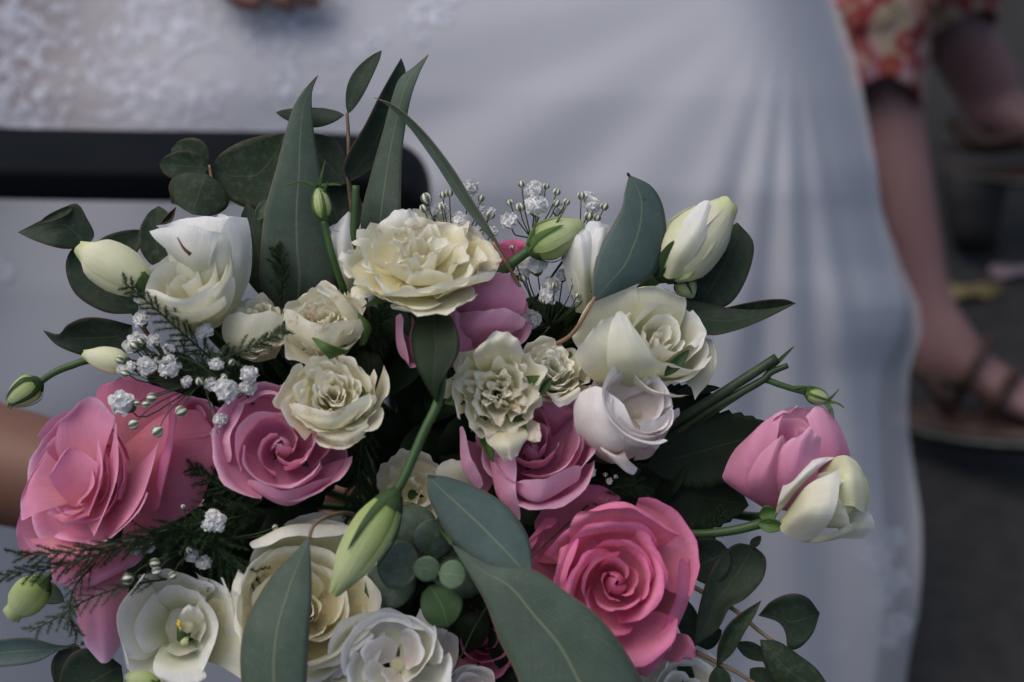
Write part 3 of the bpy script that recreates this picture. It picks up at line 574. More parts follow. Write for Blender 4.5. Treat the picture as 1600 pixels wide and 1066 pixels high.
# cream rose, right of centre
f = Flower('rose', 'ivory white rose with overlapping folded petals under the grey green leaf', 'rose', G_ROSE, (1026, 538, 30), (.30, .50, .82), 92, 10)
f.whorl('ivory', 3, .14, .78, 95, 0, .01, spiral=.3)
f.whorl('ivory', 3, .32, .82, 84, 50, .03, spiral=.25)
f.whorl('ivory', 3, .54, .80, 78, 10, .06, spiral=.18)
f.whorl('ivory', 4, .84, .62, 62, 45, .12, spiral=.1)
f.patch('ivory', [[(940, 590, 0), (980, 560, 0), (1020, 530, 0)], [(900, 540, 30), (935, 500, 30), (1000, 475, 30)], [(894, 520, 34), (928, 470, 36), (995, 450, 36)], [(904, 512, 44), (934, 462, 46), (1000, 446, 46)]], ruf=2)
f.patch('ivory', [[(960, 560, 0), (1000, 550, 0), (1050, 545, 0)], [(960, 490, 24), (1010, 475, 30), (1070, 490, 20)], [(965, 460, 26), (1015, 450, 34), (1072, 468, 22)], [(985, 450, 36), (1025, 448, 44), (1066, 464, 34)]], ruf=2)
f.patch('ivory', [[(950, 615, 20), (985, 605, 40), (1015, 580, 40)], [(912, 580, 70), (955, 560, 92), (995, 530, 84)], [(898, 556, 80), (925, 526, 102), (965, 500, 96)], [(903, 546, 88), (930, 510, 106), (955, 491, 100)]], ruf=2)
f.patch('ivory', [[(975, 615, 40), (1005, 605, 50), (1035, 590, 50)], [(950, 575, 92), (990, 570, 112), (1030, 572, 96)], [(950, 530, 108), (982, 530, 124), (1016, 550, 112)], [(957, 498, 110), (970, 486, 118), (992, 512, 116)]], ruf=1.5, rnd=.05)
f.patch('ivory', [[(1040, 590, -10), (1060, 590, -10), (1070, 560, -20)], [(1075, 600, 20), (1095, 580, 10), (1100, 530, -6)], [(1085, 622, 30), (1110, 585, 16), (1112, 530, 0)], [(1085, 628, 34), (1119, 572, 22), (1110, 512, 6)]], ruf=2)
f.patch('white', [[(1040, 570, 0), (1060, 550, -10), (1050, 520, -10)], [(1075, 540, 30), (1090, 520, 20), (1075, 490, 10)], [(1088, 545, 36), (1104, 520, 26), (1085, 484, 16)]], ruf=2)
f.stem()

# blush white lisianthus cup
f = Flower('lisianthus', 'blush white lisianthus cup with a hollow green throat, right of centre', 'lisianthus', G_LIS, (985, 640, 80), (.38, .50, .78), 78, 0, lift=.35)
f.whorl('white_blush', 3, .62, .74, 100, 20, .03, spiral=.25, belly=1., rnd=.14, und=.02)
f.whorl('white_blush', 3, .80, .80, 96, 75, .10, spiral=.16, belly=1., rnd=.12, und=.025)
f.patch('white_blush', [[(935, 715, 20), (960, 725, 36), (990, 715, 30)], [(903, 680, 66), (945, 700, 110), (1000, 695, 104)], [(896, 640, 74), (935, 650, 122), (985, 655, 126)], [(905, 605, 70), (935, 605, 104), (968, 618, 118)]], ruf=1.5)
f.patch('white_blush', [[(950, 700, 90), (965, 712, 92), (975, 700, 92)], [(938, 700, 122), (960, 712, 128), (980, 716, 112)], [(960, 722, 112), (978, 736, 116), (992, 728, 100)], [(975, 734, 104), (988, 742, 106), (998, 734, 94)]])
f.patch('white_blush', [[(990, 720, 20), (1015, 715, 24), (1035, 690, 14)], [(1000, 690, 96), (1030, 680, 84), (1055, 655, 56)], [(1000, 670, 112), (1030, 664, 100), (1062, 648, 64)], [(1005, 655, 116), (1035, 650, 104), (1060, 630, 72)]], ruf=3)
f.patch('white_blush', [[(1000, 700, 66), (1010, 704, 66), (1020, 696, 60)], [(1010, 692, 96), (1022, 694, 92), (1032, 684, 84)], [(1016, 696, 92), (1026, 702, 90), (1034, 690, 80)]])
f.patch('white_blush', [[(900, 660, 0), (930, 640, 0), (960, 620, 0)], [(925, 600, 46), (970, 575, 50), (1030, 590, 46)], [(940, 580, 54), (985, 560, 60), (1040, 580, 52)], [(948, 580, 64), (990, 568, 74), (1036, 592, 66)]], ruf=1)
f.patch('ivory', [[(985, 660, 40), (1000, 662, 40)], [(985, 648, 62), (1003, 648, 62)], [(990, 640, 70), (999, 640, 70)]], 5, 6, 'pistil')
f.stem()

# mauve pink lisianthus, left of centre
f = Flower('lisianthus', 'mauve pink lisianthus with a swirled centre, left of centre', 'lisianthus', G_LIS, (440, 695, 105), (.12, .38, .92), 96, 0, lift=.4)
f.heart('pink_l', .13, .52)
f.whorl('pink_l', 3, .36, .66, 84, 60, .0, spiral=.42, belly=.95, rnd=.36, tip=.08, off=.07)
f.whorl('pink_l', 3, .64, .74, 80, 10, .05, spiral=.30, belly=.98, rnd=.34, tip=.05, off=.07)
f.whorl('pink_l', 4, .90, .52, 60, 30, .08, spiral=.1)
f.patch('pink_l', [[(420, 750, 30), (460, 765, 40), (500, 750, 30)], [(390, 760, 86), (450, 790, 118), (510, 760, 88)], [(385, 760, 106), (448, 782, 142), (516, 752, 104)], [(390, 744, 116), (450, 766, 154), (520, 738, 112)]], ruf=1.5)
f.patch('pink_l', [[(390, 740, 20), (385, 700, 20), (400, 660, 20)], [(356, 735, 84), (348, 690, 84), (372, 640, 76)], [(350, 725, 100), (342, 685, 98), (372, 630, 88)], [(368, 720, 122), (360, 680, 118), (390, 630, 104)]], ruf=1.5)
f.patch('pink_l', [[(400, 670, 20), (430, 660, 10), (470, 660, 10)], [(372, 640, 70), (420, 618, 70), (490, 660, 66)], [(376, 628, 84), (425, 610, 88), (500, 656, 82)], [(388, 634, 92), (428, 616, 96), (496, 664, 86)]], ruf=1.5)
f.patch('pink_l', [[(480, 750, 20), (500, 720, 10), (500, 690, 0)], [(525, 745, 80), (540, 715, 72), (530, 685, 60)], [(520, 742, 100), (541, 712, 88), (530, 678, 74)]], ruf=2)
f.stem()

# large salmon pink rose at the left edge, facing left
f = Flower('rose', 'large salmon pink rose at the far left with pale mauve petal rims', 'rose', G_ROSE, (126, 745, 90), (-.40, .12, .9), 112, 0, lift=.35)
f.heart('pink_r', .14, .34)
f.whorl('pink_r', 3, .34, .36, 80, 10, .03, spiral=.2, rnd=.2)
f.whorl('pink_r', 4, .60, .38, 74, 40, .04, spiral=.14, rnd=.2)
f.whorl('pink_r', 5, .86, .36, 62, 20, .06, spiral=.1, rnd=.2)
for rf, rows in ((1.5, [[(120, 765, 88), (135, 760, 86), (152, 752, 88)], [(88, 705, 108), (125, 680, 102), (168, 690, 118)], [(92, 664, 110), (132, 640, 108), (178, 662, 126)], [(108, 644, 120), (142, 619, 120), (180, 648, 134)]]),
    (1.5, [[(112, 785, 88), (105, 765, 88), (112, 745, 88)], [(62, 800, 108), (56, 755, 102), (78, 712, 102)], [(38, 812, 106), (40, 765, 100), (72, 706, 102)], [(32, 812, 104), (36, 768, 102), (76, 702, 106)]]),
    (1, [[(112, 792, 92), (128, 790, 90), (142, 780, 92)], [(88, 765, 118), (115, 748, 110), (150, 752, 118)], [(77, 745, 130), (110, 704, 124), (153, 730, 132)], [(80, 738, 133), (112, 699, 128), (154, 724, 136)]]),
    (1.5, [[(112, 798, 94), (125, 796, 94), (140, 788, 94)], [(78, 806, 122), (104, 818, 128), (136, 806, 124)], [(74, 796, 132), (98, 815, 142), (138, 800, 136)]]),
    (2, [[(116, 800, 98), (124, 800, 100), (132, 796, 98)], [(92, 800, 130), (106, 806, 138), (120, 802, 136)], [(84, 788, 138), (96, 800, 146), (108, 804, 144)]]),
    (1, [[(128, 795, 92), (138, 782, 92), (146, 768, 92)], [(138, 806, 124), (154, 762, 122), (151, 712, 116)], [(138, 800, 142), (160, 738, 142), (153, 680, 132)]]),
    (1, [[(122, 780, 92), (132, 772, 92), (140, 764, 92)], [(120, 792, 118), (140, 764, 120), (142, 738, 116)], [(118, 790, 130), (146, 760, 132), (144, 726, 126)]]),
    (1.5, [[(130, 808, 88), (150, 785, 86), (158, 762, 86)], [(146, 836, 122), (172, 775, 120), (174, 702, 114)], [(146, 838, 138), (180, 748, 144), (180, 664, 130)], [(150, 832, 142), (183, 745, 148), (182, 658, 132)]]),
    (1.5, [[(140, 825, 76), (172, 795, 72), (188, 752, 66)], [(166, 846, 112), (204, 780, 108), (226, 718, 88)], [(160, 850, 128), (212, 792, 134), (246, 694, 102)], [(164, 846, 134), (217, 788, 138), (250, 688, 102)]]),
    (2, [[(80, 840, 80), (100, 850, 86), (130, 850, 86)], [(46, 842, 96), (78, 868, 112), (120, 872, 112)], [(30, 836, 106), (62, 866, 124), (104, 876, 122)]]),
    (2, [[(100, 850, 40), (80, 825, 30), (86, 790, 30)], [(44, 872, 70), (34, 820, 66), (48, 770, 60)], [(30, 864, 78), (26, 825, 74), (40, 775, 66)]])): f.patch('pink_r', rows, ruf=rf, rnd=.1)
# its fallen outer petals: right side and the one hanging below
f.patch('pink_h', [[(190, 840, 0), (200, 780, 0), (190, 700, 0)], [(260, 820, 30), (262, 740, 44), (250, 650, 30)], [(310, 790, 10), (330, 720, 24), (300, 640, 14)], [(320, 760, 0), (342, 700, 20), (322, 650, 10)]], ruf=3)
f.patch('pink_h', [[(200, 800, 60), (215, 740, 60), (215, 680, 50)], [(240, 800, 80), (256, 720, 90), (262, 650, 70)], [(250, 780, 92), (270, 700, 104), (280, 620, 74)], [(240, 740, 98), (262, 680, 110), (262, 610, 80)]], ruf=2)
f.patch('pink_h', [[(180, 700, 0), (210, 700, 0), (230, 690, 0)], [(150, 640, 10), (200, 620, 20), (270, 640, 10)], [(152, 610, 14), (205, 596, 24), (290, 620, 10)], [(165, 598, 16), (200, 590, 24), (250, 606, 16)]], ruf=2)
f.patch('pink_r', [[(100, 870, 20), (140, 860, 30), (190, 850, 20)], [(110, 920, 66), (150, 915, 86), (200, 900, 50)], [(122, 975, 70), (160, 970, 92), (200, 960, 56)], [(140, 1028, 60), (165, 1036, 72), (190, 1018, 52)]], ruf=1)
f.patch('pink_r', [[(90, 850, 10), (150, 850, 20), (230, 830, 10)], [(80, 880, 76), (150, 890, 96), (240, 850, 70)], [(82, 905, 82), (140, 915, 104), (215, 880, 84)], [(88, 915, 78), (130, 920, 98), (190, 890, 84)]], ruf=2)
f.stem()

# pink rose behind the big stained spray rose
f = Flower('rose', 'mauve pink rose half hidden below the largest cream spray rose', 'rose', G_ROSE, (728, 510, -10), (.1, .5, .85), 92, 0)
f.whorl('pink_l', 3, .3, .8, 90, 0, .05, spiral=.2); f.whorl('pink_l', 4, .6, .74, 70, 30, .08, spiral=.14); f.whorl('pink_l', 4, .9, .5, 56, 0, .10, spiral=.1)
f.patch('pink_l', [[(710, 560, 0), (730, 560, 20), (760, 550, 10)], [(690, 515, 46), (740, 520, 70), (800, 520, 40)], [(700, 490, 50), (750, 500, 76), (818, 510, 44)], [(740, 490, 60), (775, 482, 72), (822, 488, 44)]], ruf=2)
f.patch('pink_l', [[(720, 540, -10), (750, 530, 0), (780, 520, -10)], [(730, 480, 20), (770, 480, 30), (815, 490, 14)], [(752, 440, 20), (785, 440, 30), (822, 462, 14)], [(766, 428, 20), (790, 426, 28), (816, 445, 14)]], ruf=2)
f.patch('pink_l', [[(690, 560, -10), (670, 560, -10), (660, 540, -20)], [(660, 570, 30), (632, 560, 26), (630, 520, 10)], [(640, 575, 34), (620, 540, 28), (618, 496, 16)], [(640, 555, 46), (630, 520, 40), (634, 486, 30)]], ruf=2)
f.patch('pink_l', [[(700, 575, 0), (730, 570, 10), (760, 555, 0)], [(690, 560, 50), (715, 560, 66), (740, 545, 50)], [(695, 510, 54), (712, 510, 70), (735, 520, 60)], [(690, 480, 50), (712, 485, 64), (730, 500, 60)]], ruf=2)
f.stem()

# pink lisianthus, centre
f = Flower('lisianthus', 'mauve pink lisianthus in the centre, under the ragged cream spray rose', 'lisianthus', G_LIS, (830, 700, 50), (-.08, .45, .9), 96, 0, lift=.4)
f.heart('pink_l', .12, .5); f.whorl('pink_l', 3, .36, .66, 82, 30, .02, spiral=.4, rnd=.36, tip=.06, off=.07); f.whorl('pink_l', 3, .66, .74, 80, 80, .06, spiral=.26, rnd=.34, off=.07); f.whorl('pink_l', 4, .92, .55, 64, 20, .12, spiral=.12)
f.patch('pink_l', [[(800, 740, 20), (830, 755, 36), (860, 740, 30)], [(800, 765, 66), (840, 780, 96), (890, 755, 76)], [(802, 764, 86), (842, 782, 114), (905, 748, 90)], [(806, 745, 100), (850, 748, 128), (910, 715, 98)]], ruf=1.5)
f.patch('pink_l', [[(850, 730, 10), (870, 720, 20), (880, 690, 10)], [(880, 740, 70), (902, 710, 64), (895, 670, 50)], [(900, 730, 82), (912, 690, 74), (890, 650, 60)]], ruf=2)
f.patch('pink_l', [[(850, 690, 0), (870, 680, 0), (880, 660, 0)], [(850, 650, 40), (880, 650, 40), (900, 650, 30)], [(846, 622, 44), (872, 626, 46), (895, 640, 36)], [(850, 617, 48), (866, 620, 50), (884, 634, 44)]], ruf=1)
f.patch('pink_l', [[(780, 740, 0), (770, 720, 0), (770, 690, 0)], [(760, 770, 50), (738, 740, 48), (735, 690, 36)], [(750, 765, 56), (722, 730, 52), (718, 670, 40)], [(760, 750, 66), (736, 715, 64), (728, 665, 52)]], ruf=2)
f.patch('pink_l', [[(790, 730, 30), (785, 720, 40), (790, 690, 30)], [(800, 800, 84), (775, 770, 82), (765, 720, 74)], [(806, 816, 88), (790, 770, 100), (790, 710, 92)], [(818, 806, 90), (806, 765, 106), (812, 712, 98)]], ruf=1.5)
f.stem()

# hot pink rose, bottom right
f = Flower('rose', 'hot pink open rose at the lower right, fullest of the pink ones', 'rose', G_ROSE, (962, 912, 120), (.0, .20, .97), 116, 15, lift=.42)
f.heart('pink_h', .12, .62)
f.whorl('pink_h', 3, .22, .64, 78, 70, .03, spiral=.22, rnd=.34, off=.05, tip=.05)
f.whorl('pink_h', 3, .38, .66, 76, 10, .06, spiral=.18, rnd=.36, off=.06, tip=.06)
f.whorl('pink_h', 4, .56, .62, 66, 50, .10, spiral=.14, rnd=.36, off=.06, tip=.05)
f.whorl('pink_h', 4, .78, .52, 60, 80, .14, spiral=.1, off=.06, rnd=.38, tip=.05)
f.whorl('pink_h', 4, .92, .34, 60, 10, .12, spiral=.1)
f.patch('pink_h', [[(900, 880, 40), (950, 850, 40), (1020, 870, 40)], [(890, 830, 108), (960, 800, 112), (1055, 840, 96)], [(900, 805, 112), (975, 785, 122), (1070, 840, 100)], [(915, 800, 122), (985, 796, 140), (1058, 838, 118)]], ruf=2.5)
f.patch('pink_h', [[(1020, 900, 30), (1030, 930, 30), (1010, 970, 30)], [(1070, 870, 90), (1074, 930, 92), (1050, 990, 90)], [(1074, 880, 104), (1072, 940, 108), (1040, 1010, 100)], [(1058, 860, 122), (1056, 930, 128), (1030, 990, 120)]], ruf=2.5)
f.patch('pink_h', [[(960, 980, 40), (990, 985, 50), (1020, 960, 40)], [(960, 1020, 104), (1000, 1025, 112), (1050, 985, 96)], [(985, 1045, 100), (1015, 1050, 106), (1056, 1000, 94)], [(1000, 1058, 92), (1022, 1050, 104), (1050, 1010, 100)]], ruf=2)
f.patch('pink_h', [[(910, 940, 30), (890, 920, 30), (890, 880, 30)], [(900, 960, 100), (868, 930, 98), (874, 860, 92)], [(890, 950, 118), (866, 920, 116), (888, 850, 108)], [(905, 930, 130), (886, 900, 130), (915, 835, 124)]], ruf=2)
f.patch('pink_h', [[(930, 860, -20), (930, 830, -20), (960, 820, -20)], [(850, 840, 20), (880, 790, 20), (950, 790, 20)], [(835, 820, 26), (880, 770, 30), (970, 780, 26)], [(840, 800, 36), (890, 755, 40), (960, 765, 36)]], ruf=4)
f.patch('pink_h', [[(910, 880, 0), (900, 850, 0), (910, 830, 0)], [(850, 880, 46), (845, 850, 46), (860, 820, 40)], [(830, 870, 54), (826, 845, 56), (850, 812, 50)], [(835, 850, 62), (850, 828, 70), (885, 810, 64)]], ruf=4)
f.patch('pink_h', [[(890, 940, 10), (870, 910, 10), (880, 870, 10)], [(850, 930, 60), (835, 890, 56), (850, 850, 50)], [(838, 900, 70), (828, 875, 66), (850, 845, 60)]], ruf=3)
f.patch('pink_h', [[(1040, 990, 40), (1050, 1010, 40), (1035, 1030, 40)], [(1070, 990, 70), (1072, 1015, 76), (1050, 1035, 70)], [(1084, 998, 76), (1086, 1024, 80), (1066, 1034, 76)]], ruf=4)
f.stem()

# mauve pink lisianthus at the right, seen from its side
f = Flower('lisianthus', 'mauve pink lisianthus at the far right behind a nodding white bloom', 'lisianthus', G_LIS, (1232, 715, 10), (.28, .80, .52), 84, 0, lift=.55)
f.whorl('pink_l', 3, .34, 1.05, 100, 0, .04, spiral=.3); f.whorl('pink_l', 3, .62, 1.08, 84, 50, .05, spiral=.2, tip=.06); 
f.patch('pink_l', [[(1212, 795, 30), (1235, 798, 40), (1262, 790, 30)], [(1206, 752, 70), (1238, 748, 98), (1277, 745, 70)], [(1220, 704, 86), (1250, 695, 106), (1282, 700, 76)], [(1240, 684, 84), (1264, 670, 98), (1284, 682, 80)]], ruf=4, rnd=.08)
f.patch('pink_l', [[(1198, 795, 30), (1210, 797, 44), (1222, 796, 40)], [(1168, 755, 66), (1194, 750, 92), (1214, 745, 80)], [(1186, 712, 72), (1208, 706, 92), (1220, 705, 82)], [(1208, 692, 76), (1222, 680, 82), (1228, 690, 74)]], ruf=1.5, rnd=.08)
f.patch('pink_l', [[(1195, 795, 0), (1205, 795, 14), (1215, 790, 20)], [(1134, 755, 20), (1165, 765, 56), (1205, 740, 70)], [(1132, 735, 22), (1168, 715, 66), (1215, 680, 70)], [(1150, 700, 22), (1182, 672, 56), (1222, 650, 60)], [(1184, 674, 34), (1210, 648, 52), (1244, 634, 34)], [(1188, 678, 46), (1214, 652, 60), (1246, 640, 44)]], ruf=3)
f.patch('pink_l', [[(1250, 790, 0), (1270, 780, 0), (1285, 770, -10)], [(1275, 735, 40), (1305, 730, 30), (1325, 725, 0)], [(1270, 690, 46), (1305, 690, 34), (1326, 700, 0)], [(1262, 655, 30), (1290, 650, 24), (1312, 665, 0)], [(1255, 650, 16), (1280, 634, 14), (1298, 645, 0)]], ruf=1.5)
f.patch('pink_l', [[(1230, 780, -30), (1250, 780, -30), (1270, 770, -30)], [(1215, 690, -24), (1250, 690, -30), (1300, 700, -24)], [(1208, 650, -20), (1245, 645, -26), (1296, 655, -20)], [(1225, 640, -14), (1250, 636, -20), (1285, 642, -14)]], ruf=2)
f.stem(to=(1060, 800, -300))

# nodding white lisianthus, far right, with its own visible stem
f = Flower('lisianthus', 'nodding ivory lisianthus at the far right on a bare green stem', 'lisianthus', G_LIS, (1292, 778, 50), (.90, .12, .42), 78, 0, lift=.45)
f.whorl('budcream', 3, .34, 1.0, 105, 30, -.02, spiral=.3); f.whorl('ivory', 3, .60, .98, 88, 80, -.04, spiral=.22)
f.patch('white', [[(1210, 815, 40), (1214, 806, 50), (1222, 796, 50)], [(1214, 790, 80), (1235, 768, 96), (1262, 748, 88)], [(1226, 752, 82), (1262, 736, 104), (1292, 722, 90)], [(1240, 728, 70), (1280, 716, 90), (1312, 712, 72)]])
f.patch('ivory', [[(1212, 818, 46), (1224, 806, 60), (1232, 795, 60)], [(1222, 832, 70), (1250, 800, 118), (1262, 758, 104)], [(1250, 846, 70), (1282, 800, 132), (1298, 740, 110)], [(1278, 842, 72), (1304, 800, 128), (1318, 728, 100)]])
f.patch('ivory', [[(1218, 824, 30), (1226, 830, 40), (1236, 834, 40)], [(1250, 846, 50), (1272, 848, 70), (1290, 836, 88)], [(1290, 846, 56), (1312, 838, 82), (1325, 820, 92)], [(1312, 842, 56), (1334, 830, 76), (1345, 812, 84)]])
f.patch('budcream', [[(1270, 730, 10), (1280, 760, 60), (1285, 800, 60)], [(1312, 712, 40), (1322, 745, 104), (1326, 790, 104)], [(1334, 718, 44), (1344, 750, 92), (1346, 800, 92)], [(1352, 740, 40), (1358, 765, 70), (1358, 800, 66)]], ruf=1.5)
f.patch('ivory', [[(1300, 800, 40), (1310, 830, 50), (1300, 842, 30)], [(1340, 800, 60), (1345, 825, 60), (1330, 842, 40)], [(1364, 800, 50), (1366, 826, 46), (1352, 842, 36)]], ruf=1)
for k in range(4): f.sepal('sepal', 90 * k + 20, .16, -.52, .42, .10, .12)
oval(f.o, (1186, 806), (1214, 800), 26, [52, 62, 62], 'sepal', name='calyx'); oval(f.o, (1184, 818), (1226, 824), 22, [56, 66, 62], 'sepal', name='calyx')
tube('stem', [(1200, 815, 50), (1150, 828, 40), (1100, 834, 30), (1060, 832, 10), (980, 820, -60)], 8, 6, M['stem'], f.o)

# open white lisianthus, bottom left, with stamens
f = Flower('lisianthus', 'wide open white lisianthus showing its yellow stamens at the lower left', 'lisianthus', G_LIS, (278, 980, 130), (-.22, .12, .97), 88, 0, lift=.35)
for rows, m_, rf in (([[(262, 1005, 50), (255, 978, 48), (266, 950, 50)], [(228, 1030, 96), (215, 972, 92), (238, 918, 94)], [(198, 1030, 126), (186, 960, 126), (222, 902, 124)], [(206, 1048, 134), (183, 960, 138), (232, 894, 132)]], 'white', 1.5),
    ([[(256, 954, 46), (278, 945, 46), (304, 950, 46)], [(230, 920, 84), (278, 908, 84), (328, 928, 86)], [(216, 904, 98), (272, 896, 104), (336, 922, 102)], [(220, 896, 104), (266, 891, 112), (330, 910, 110)]], 'white', 2.5),
    ([[(300, 948, 52), (307, 980, 54), (300, 1008, 54)], [(310, 930, 100), (330, 985, 106), (308, 1034, 102)], [(300, 914, 124), (341, 972, 136), (318, 1054, 130)]], 'white', 2.5),
    ([[(310, 950, 50), (325, 990, 50), (310, 1030, 50)], [(344, 925, 86), (364, 985, 96), (342, 1040, 94)], [(350, 905, 98), (378, 985, 112), (372, 1058, 110)], [(340, 898, 100), (386, 990, 116), (380, 1064, 112)]], 'ivory', 2.5),
    ([[(300, 940, 40), (330, 960, 44), (330, 1000, 44)], [(310, 905, 84), (352, 940, 92), (360, 1010, 92)], [(300, 893, 92), (360, 925, 102), (384, 1020, 100)]], 'white', 3),
    ([[(258, 1000, 52), (282, 1012, 52), (306, 1002, 52)], [(242, 1028, 108), (276, 1042, 118), (312, 1034, 110)], [(240, 1048, 124), (278, 1062, 134), (322, 1054, 126)], [(250, 1062, 126), (284, 1074, 136), (318, 1064, 130)]], 'white', 2),
    ([[(250, 1000, 50), (260, 1020, 50), (285, 1020, 50)], [(200, 1020, 96), (225, 1050, 98), (262, 1068, 98)], [(188, 1005, 108), (204, 1054, 112), (250, 1078, 112)]], 'white', 2.5)): f.patch(m_, rows, ruf=rf)
f.patch('ivory', [[(290, 990, 84), (298, 985, 84), (305, 980, 84)], [(280, 965, 112), (298, 958, 118), (318, 968, 112)], [(285, 950, 118), (300, 946, 124), (318, 958, 118)]], ruf=2)
f.rec = 'ivory'
f.patch('white', [[(262, 958, 50), (280, 950, 50), (302, 952, 52)], [(244, 940, 84), (278, 928, 86), (318, 942, 90)], [(236, 928, 102), (276, 914, 106), (324, 932, 106)]], ruf=2)
f.patch('white', [[(264, 1000, 54), (258, 980, 52), (266, 958, 54)], [(238, 1018, 92), (230, 982, 90), (248, 938, 92)], [(220, 1020, 114), (210, 976, 116), (238, 924, 114)]], ruf=2)
f.patch('white', [[(268, 1002, 58), (282, 1006, 60), (298, 1002, 58)], [(258, 1016, 90), (282, 1024, 98), (308, 1014, 92)], [(256, 1012, 106), (282, 1024, 114), (310, 1010, 108)]], ruf=2)
f.patch('white', [[(296, 996, 58), (302, 978, 60), (296, 958, 58)], [(312, 1002, 96), (320, 976, 100), (308, 946, 96)], [(310, 1004, 112), (322, 976, 118), (306, 942, 112)]], ruf=2)
f.patch('ivory', [[(244, 1012, 48), (280, 1022, 48), (316, 1010, 48)], [(244, 980, 36), (280, 980, 32), (316, 980, 38)], [(248, 944, 46), (280, 936, 46), (312, 944, 46)]], rnd=0, name='throat')
for k in range(3):
    a = 2.2 + k * .8; x, y = 284 + 5 * math.cos(a), 976 + 6 * math.sin(a)
    tube('stamen', [(290, 992, 74), (x, y, 112)], 1.2, 1.0, M['budcream'], f.o, 6); tube('anther', [(x - 2, y - 3, 113), (x + 1, y + 1, 116), (x + 2, y + 4, 113)], 2.0, 1.7, M['yellow'], f.o, 6)
tube('pistil', [(292, 995, 74), (289, 1002, 108), (288, 1004, 124)], 4, 6, M['budcream'], f.o)
f.stem()

# butter cream rose, bottom, behind the long leaf
f = Flower('rose', 'butter cream rose at the bottom, split by a long grey green leaf in front', 'rose', G_ROSE, (475, 955, 110), (.06, .30, .95), 112, 0, lift=.42)
f.whorl('cream', 3, .14, .62, 115, 0, .02, spiral=.3); f.whorl('cream', 3, .28, .66, 92, 40, .03, spiral=.22); f.whorl('cream', 4, .44, .68, 78, 10, .05, spiral=.16)
f.whorl('cream', 4, .62, .66, 68, 40, .06, spiral=.14); f.whorl('cream', 5, .80, .58, 60, 10, .10, spiral=.1); f.whorl('ivory', 5, 1.0, .42, 54, 40, .10)
f.patch('ivory', [[(430, 900, 40), (470, 880, 40), (530, 890, 40)], [(400, 850, 90), (460, 826, 96), (540, 830, 80)], [(390, 850, 100), (455, 822, 112), (545, 822, 90)], [(400, 862, 118), (460, 838, 128), (535, 845, 108)]], ruf=2)
f.patch('ivory', [[(420, 1000, 40), (410, 960, 40), (420, 920, 40)], [(378, 1000, 96), (370, 950, 100), (380, 890, 92)], [(368, 960, 104), (362, 920, 110), (372, 892, 100)], [(384, 950, 120), (376, 925, 122), (386, 896, 112)]], ruf=3)
f.patch('ivory', [[(460, 850, -10), (490, 840, -10), (530, 840, -10)], [(450, 825, 14), (500, 815, 18), (560, 820, 14)], [(440, 820, 20), (480, 803, 26), (555, 806, 20)]], ruf=2)
f.stem()

# white lisianthus, bottom centre
f = Flower('lisianthus', 'ruffled white lisianthus with a dark hollow heart at the bottom centre', 'lisianthus', G_LIS, (620, 1035, 140), (.02, .32, .94), 94, 0, lift=.35)
f.whorl('white_blush', 3, .40, .56, 60, 30, .06, spiral=.3, ruf=.02); f.whorl('white', 3, .62, .64, 78, 0, .06, spiral=.25, ruf=.01); f.whorl('white', 4, .86, .56, 66, 50, .10, spiral=.15, ruf=.015)
f.patch('white', [[(590, 1040, 40), (620, 1030, 40), (660, 1040, 40)], [(545, 1000, 106), (610, 975, 116), (690, 1000, 100)], [(540, 985, 110), (610, 960, 122), (700, 985, 104)], [(560, 990, 128), (615, 972, 142), (690, 1000, 122)]], ruf=3)
f.patch('white_blush', [[(660, 1050, 40), (670, 1030, 40), (660, 1010, 40)], [(700, 1060, 84), (712, 1020, 88), (690, 985, 88)], [(708, 1050, 90), (716, 1000, 96), (690, 980, 96)]], ruf=2)
f.patch('white_blush', [[(560, 1080, 60), (560, 1050, 60), (580, 1020, 60)], [(520, 1080, 110), (526, 1030, 116), (560, 990, 112)], [(518, 1060, 118), (534, 1010, 126), (575, 985, 120)], [(540, 1060, 134), (552, 1020, 142), (590, 1000, 134)]], ruf=2)
f.stem()

# white lisianthus behind the grey leaf, top right of centre
f = Flower('lisianthus', 'half closed white lisianthus between baby\'s breath and the grey green leaf', 'lisianthus', G_LIS, (915, 405, -10), (.10, .90, .42), 58, 0, lift=.6)
f.whorl('white', 3, .34, 1.3, 100, 10, .06, spiral=.3, ruf=.02); f.whorl('white', 3, .66, 1.25, 84, 60, .10, spiral=.2, ruf=.02)
f.patch('white', [[(900, 488, -10), (912, 490, 6), (930, 485, 0)], [(886, 440, 14), (908, 445, 40), (935, 435, 30)], [(876, 395, 16), (904, 395, 48), (938, 395, 36)], [(872, 372, 8), (900, 356, 36), (930, 355, 26)]], ruf=2)
f.patch('white', [[(905, 485, 6), (915, 486, 14), (924, 482, 10)], [(896, 430, 34), (912, 430, 54), (926, 430, 40)], [(888, 385, 36), (908, 388, 60), (930, 385, 44)], [(892, 358, 26), (905, 366, 48), (922, 352, 34)]], ruf=2)
f.patch('white', [[(920, 480, 0), (932, 476, 6), (944, 470, 0)], [(918, 430, 40), (930, 425, 52), (946, 425, 36)], [(920, 385, 44), (936, 385, 56), (952, 380, 36)], [(928, 352, 30), (940, 356, 44), (956, 350, 26)]], ruf=2)
f.patch('white', [[(915, 485, 0), (935, 480, 0), (950, 470, -10)], [(915, 430, 40), (940, 420, 34), (960, 420, 10)], [(912, 380, 44), (940, 370, 36), (965, 380, 10)], [(905, 350, 30), (935, 346, 26), (962, 358, 6)]], ruf=2)
f.stem()

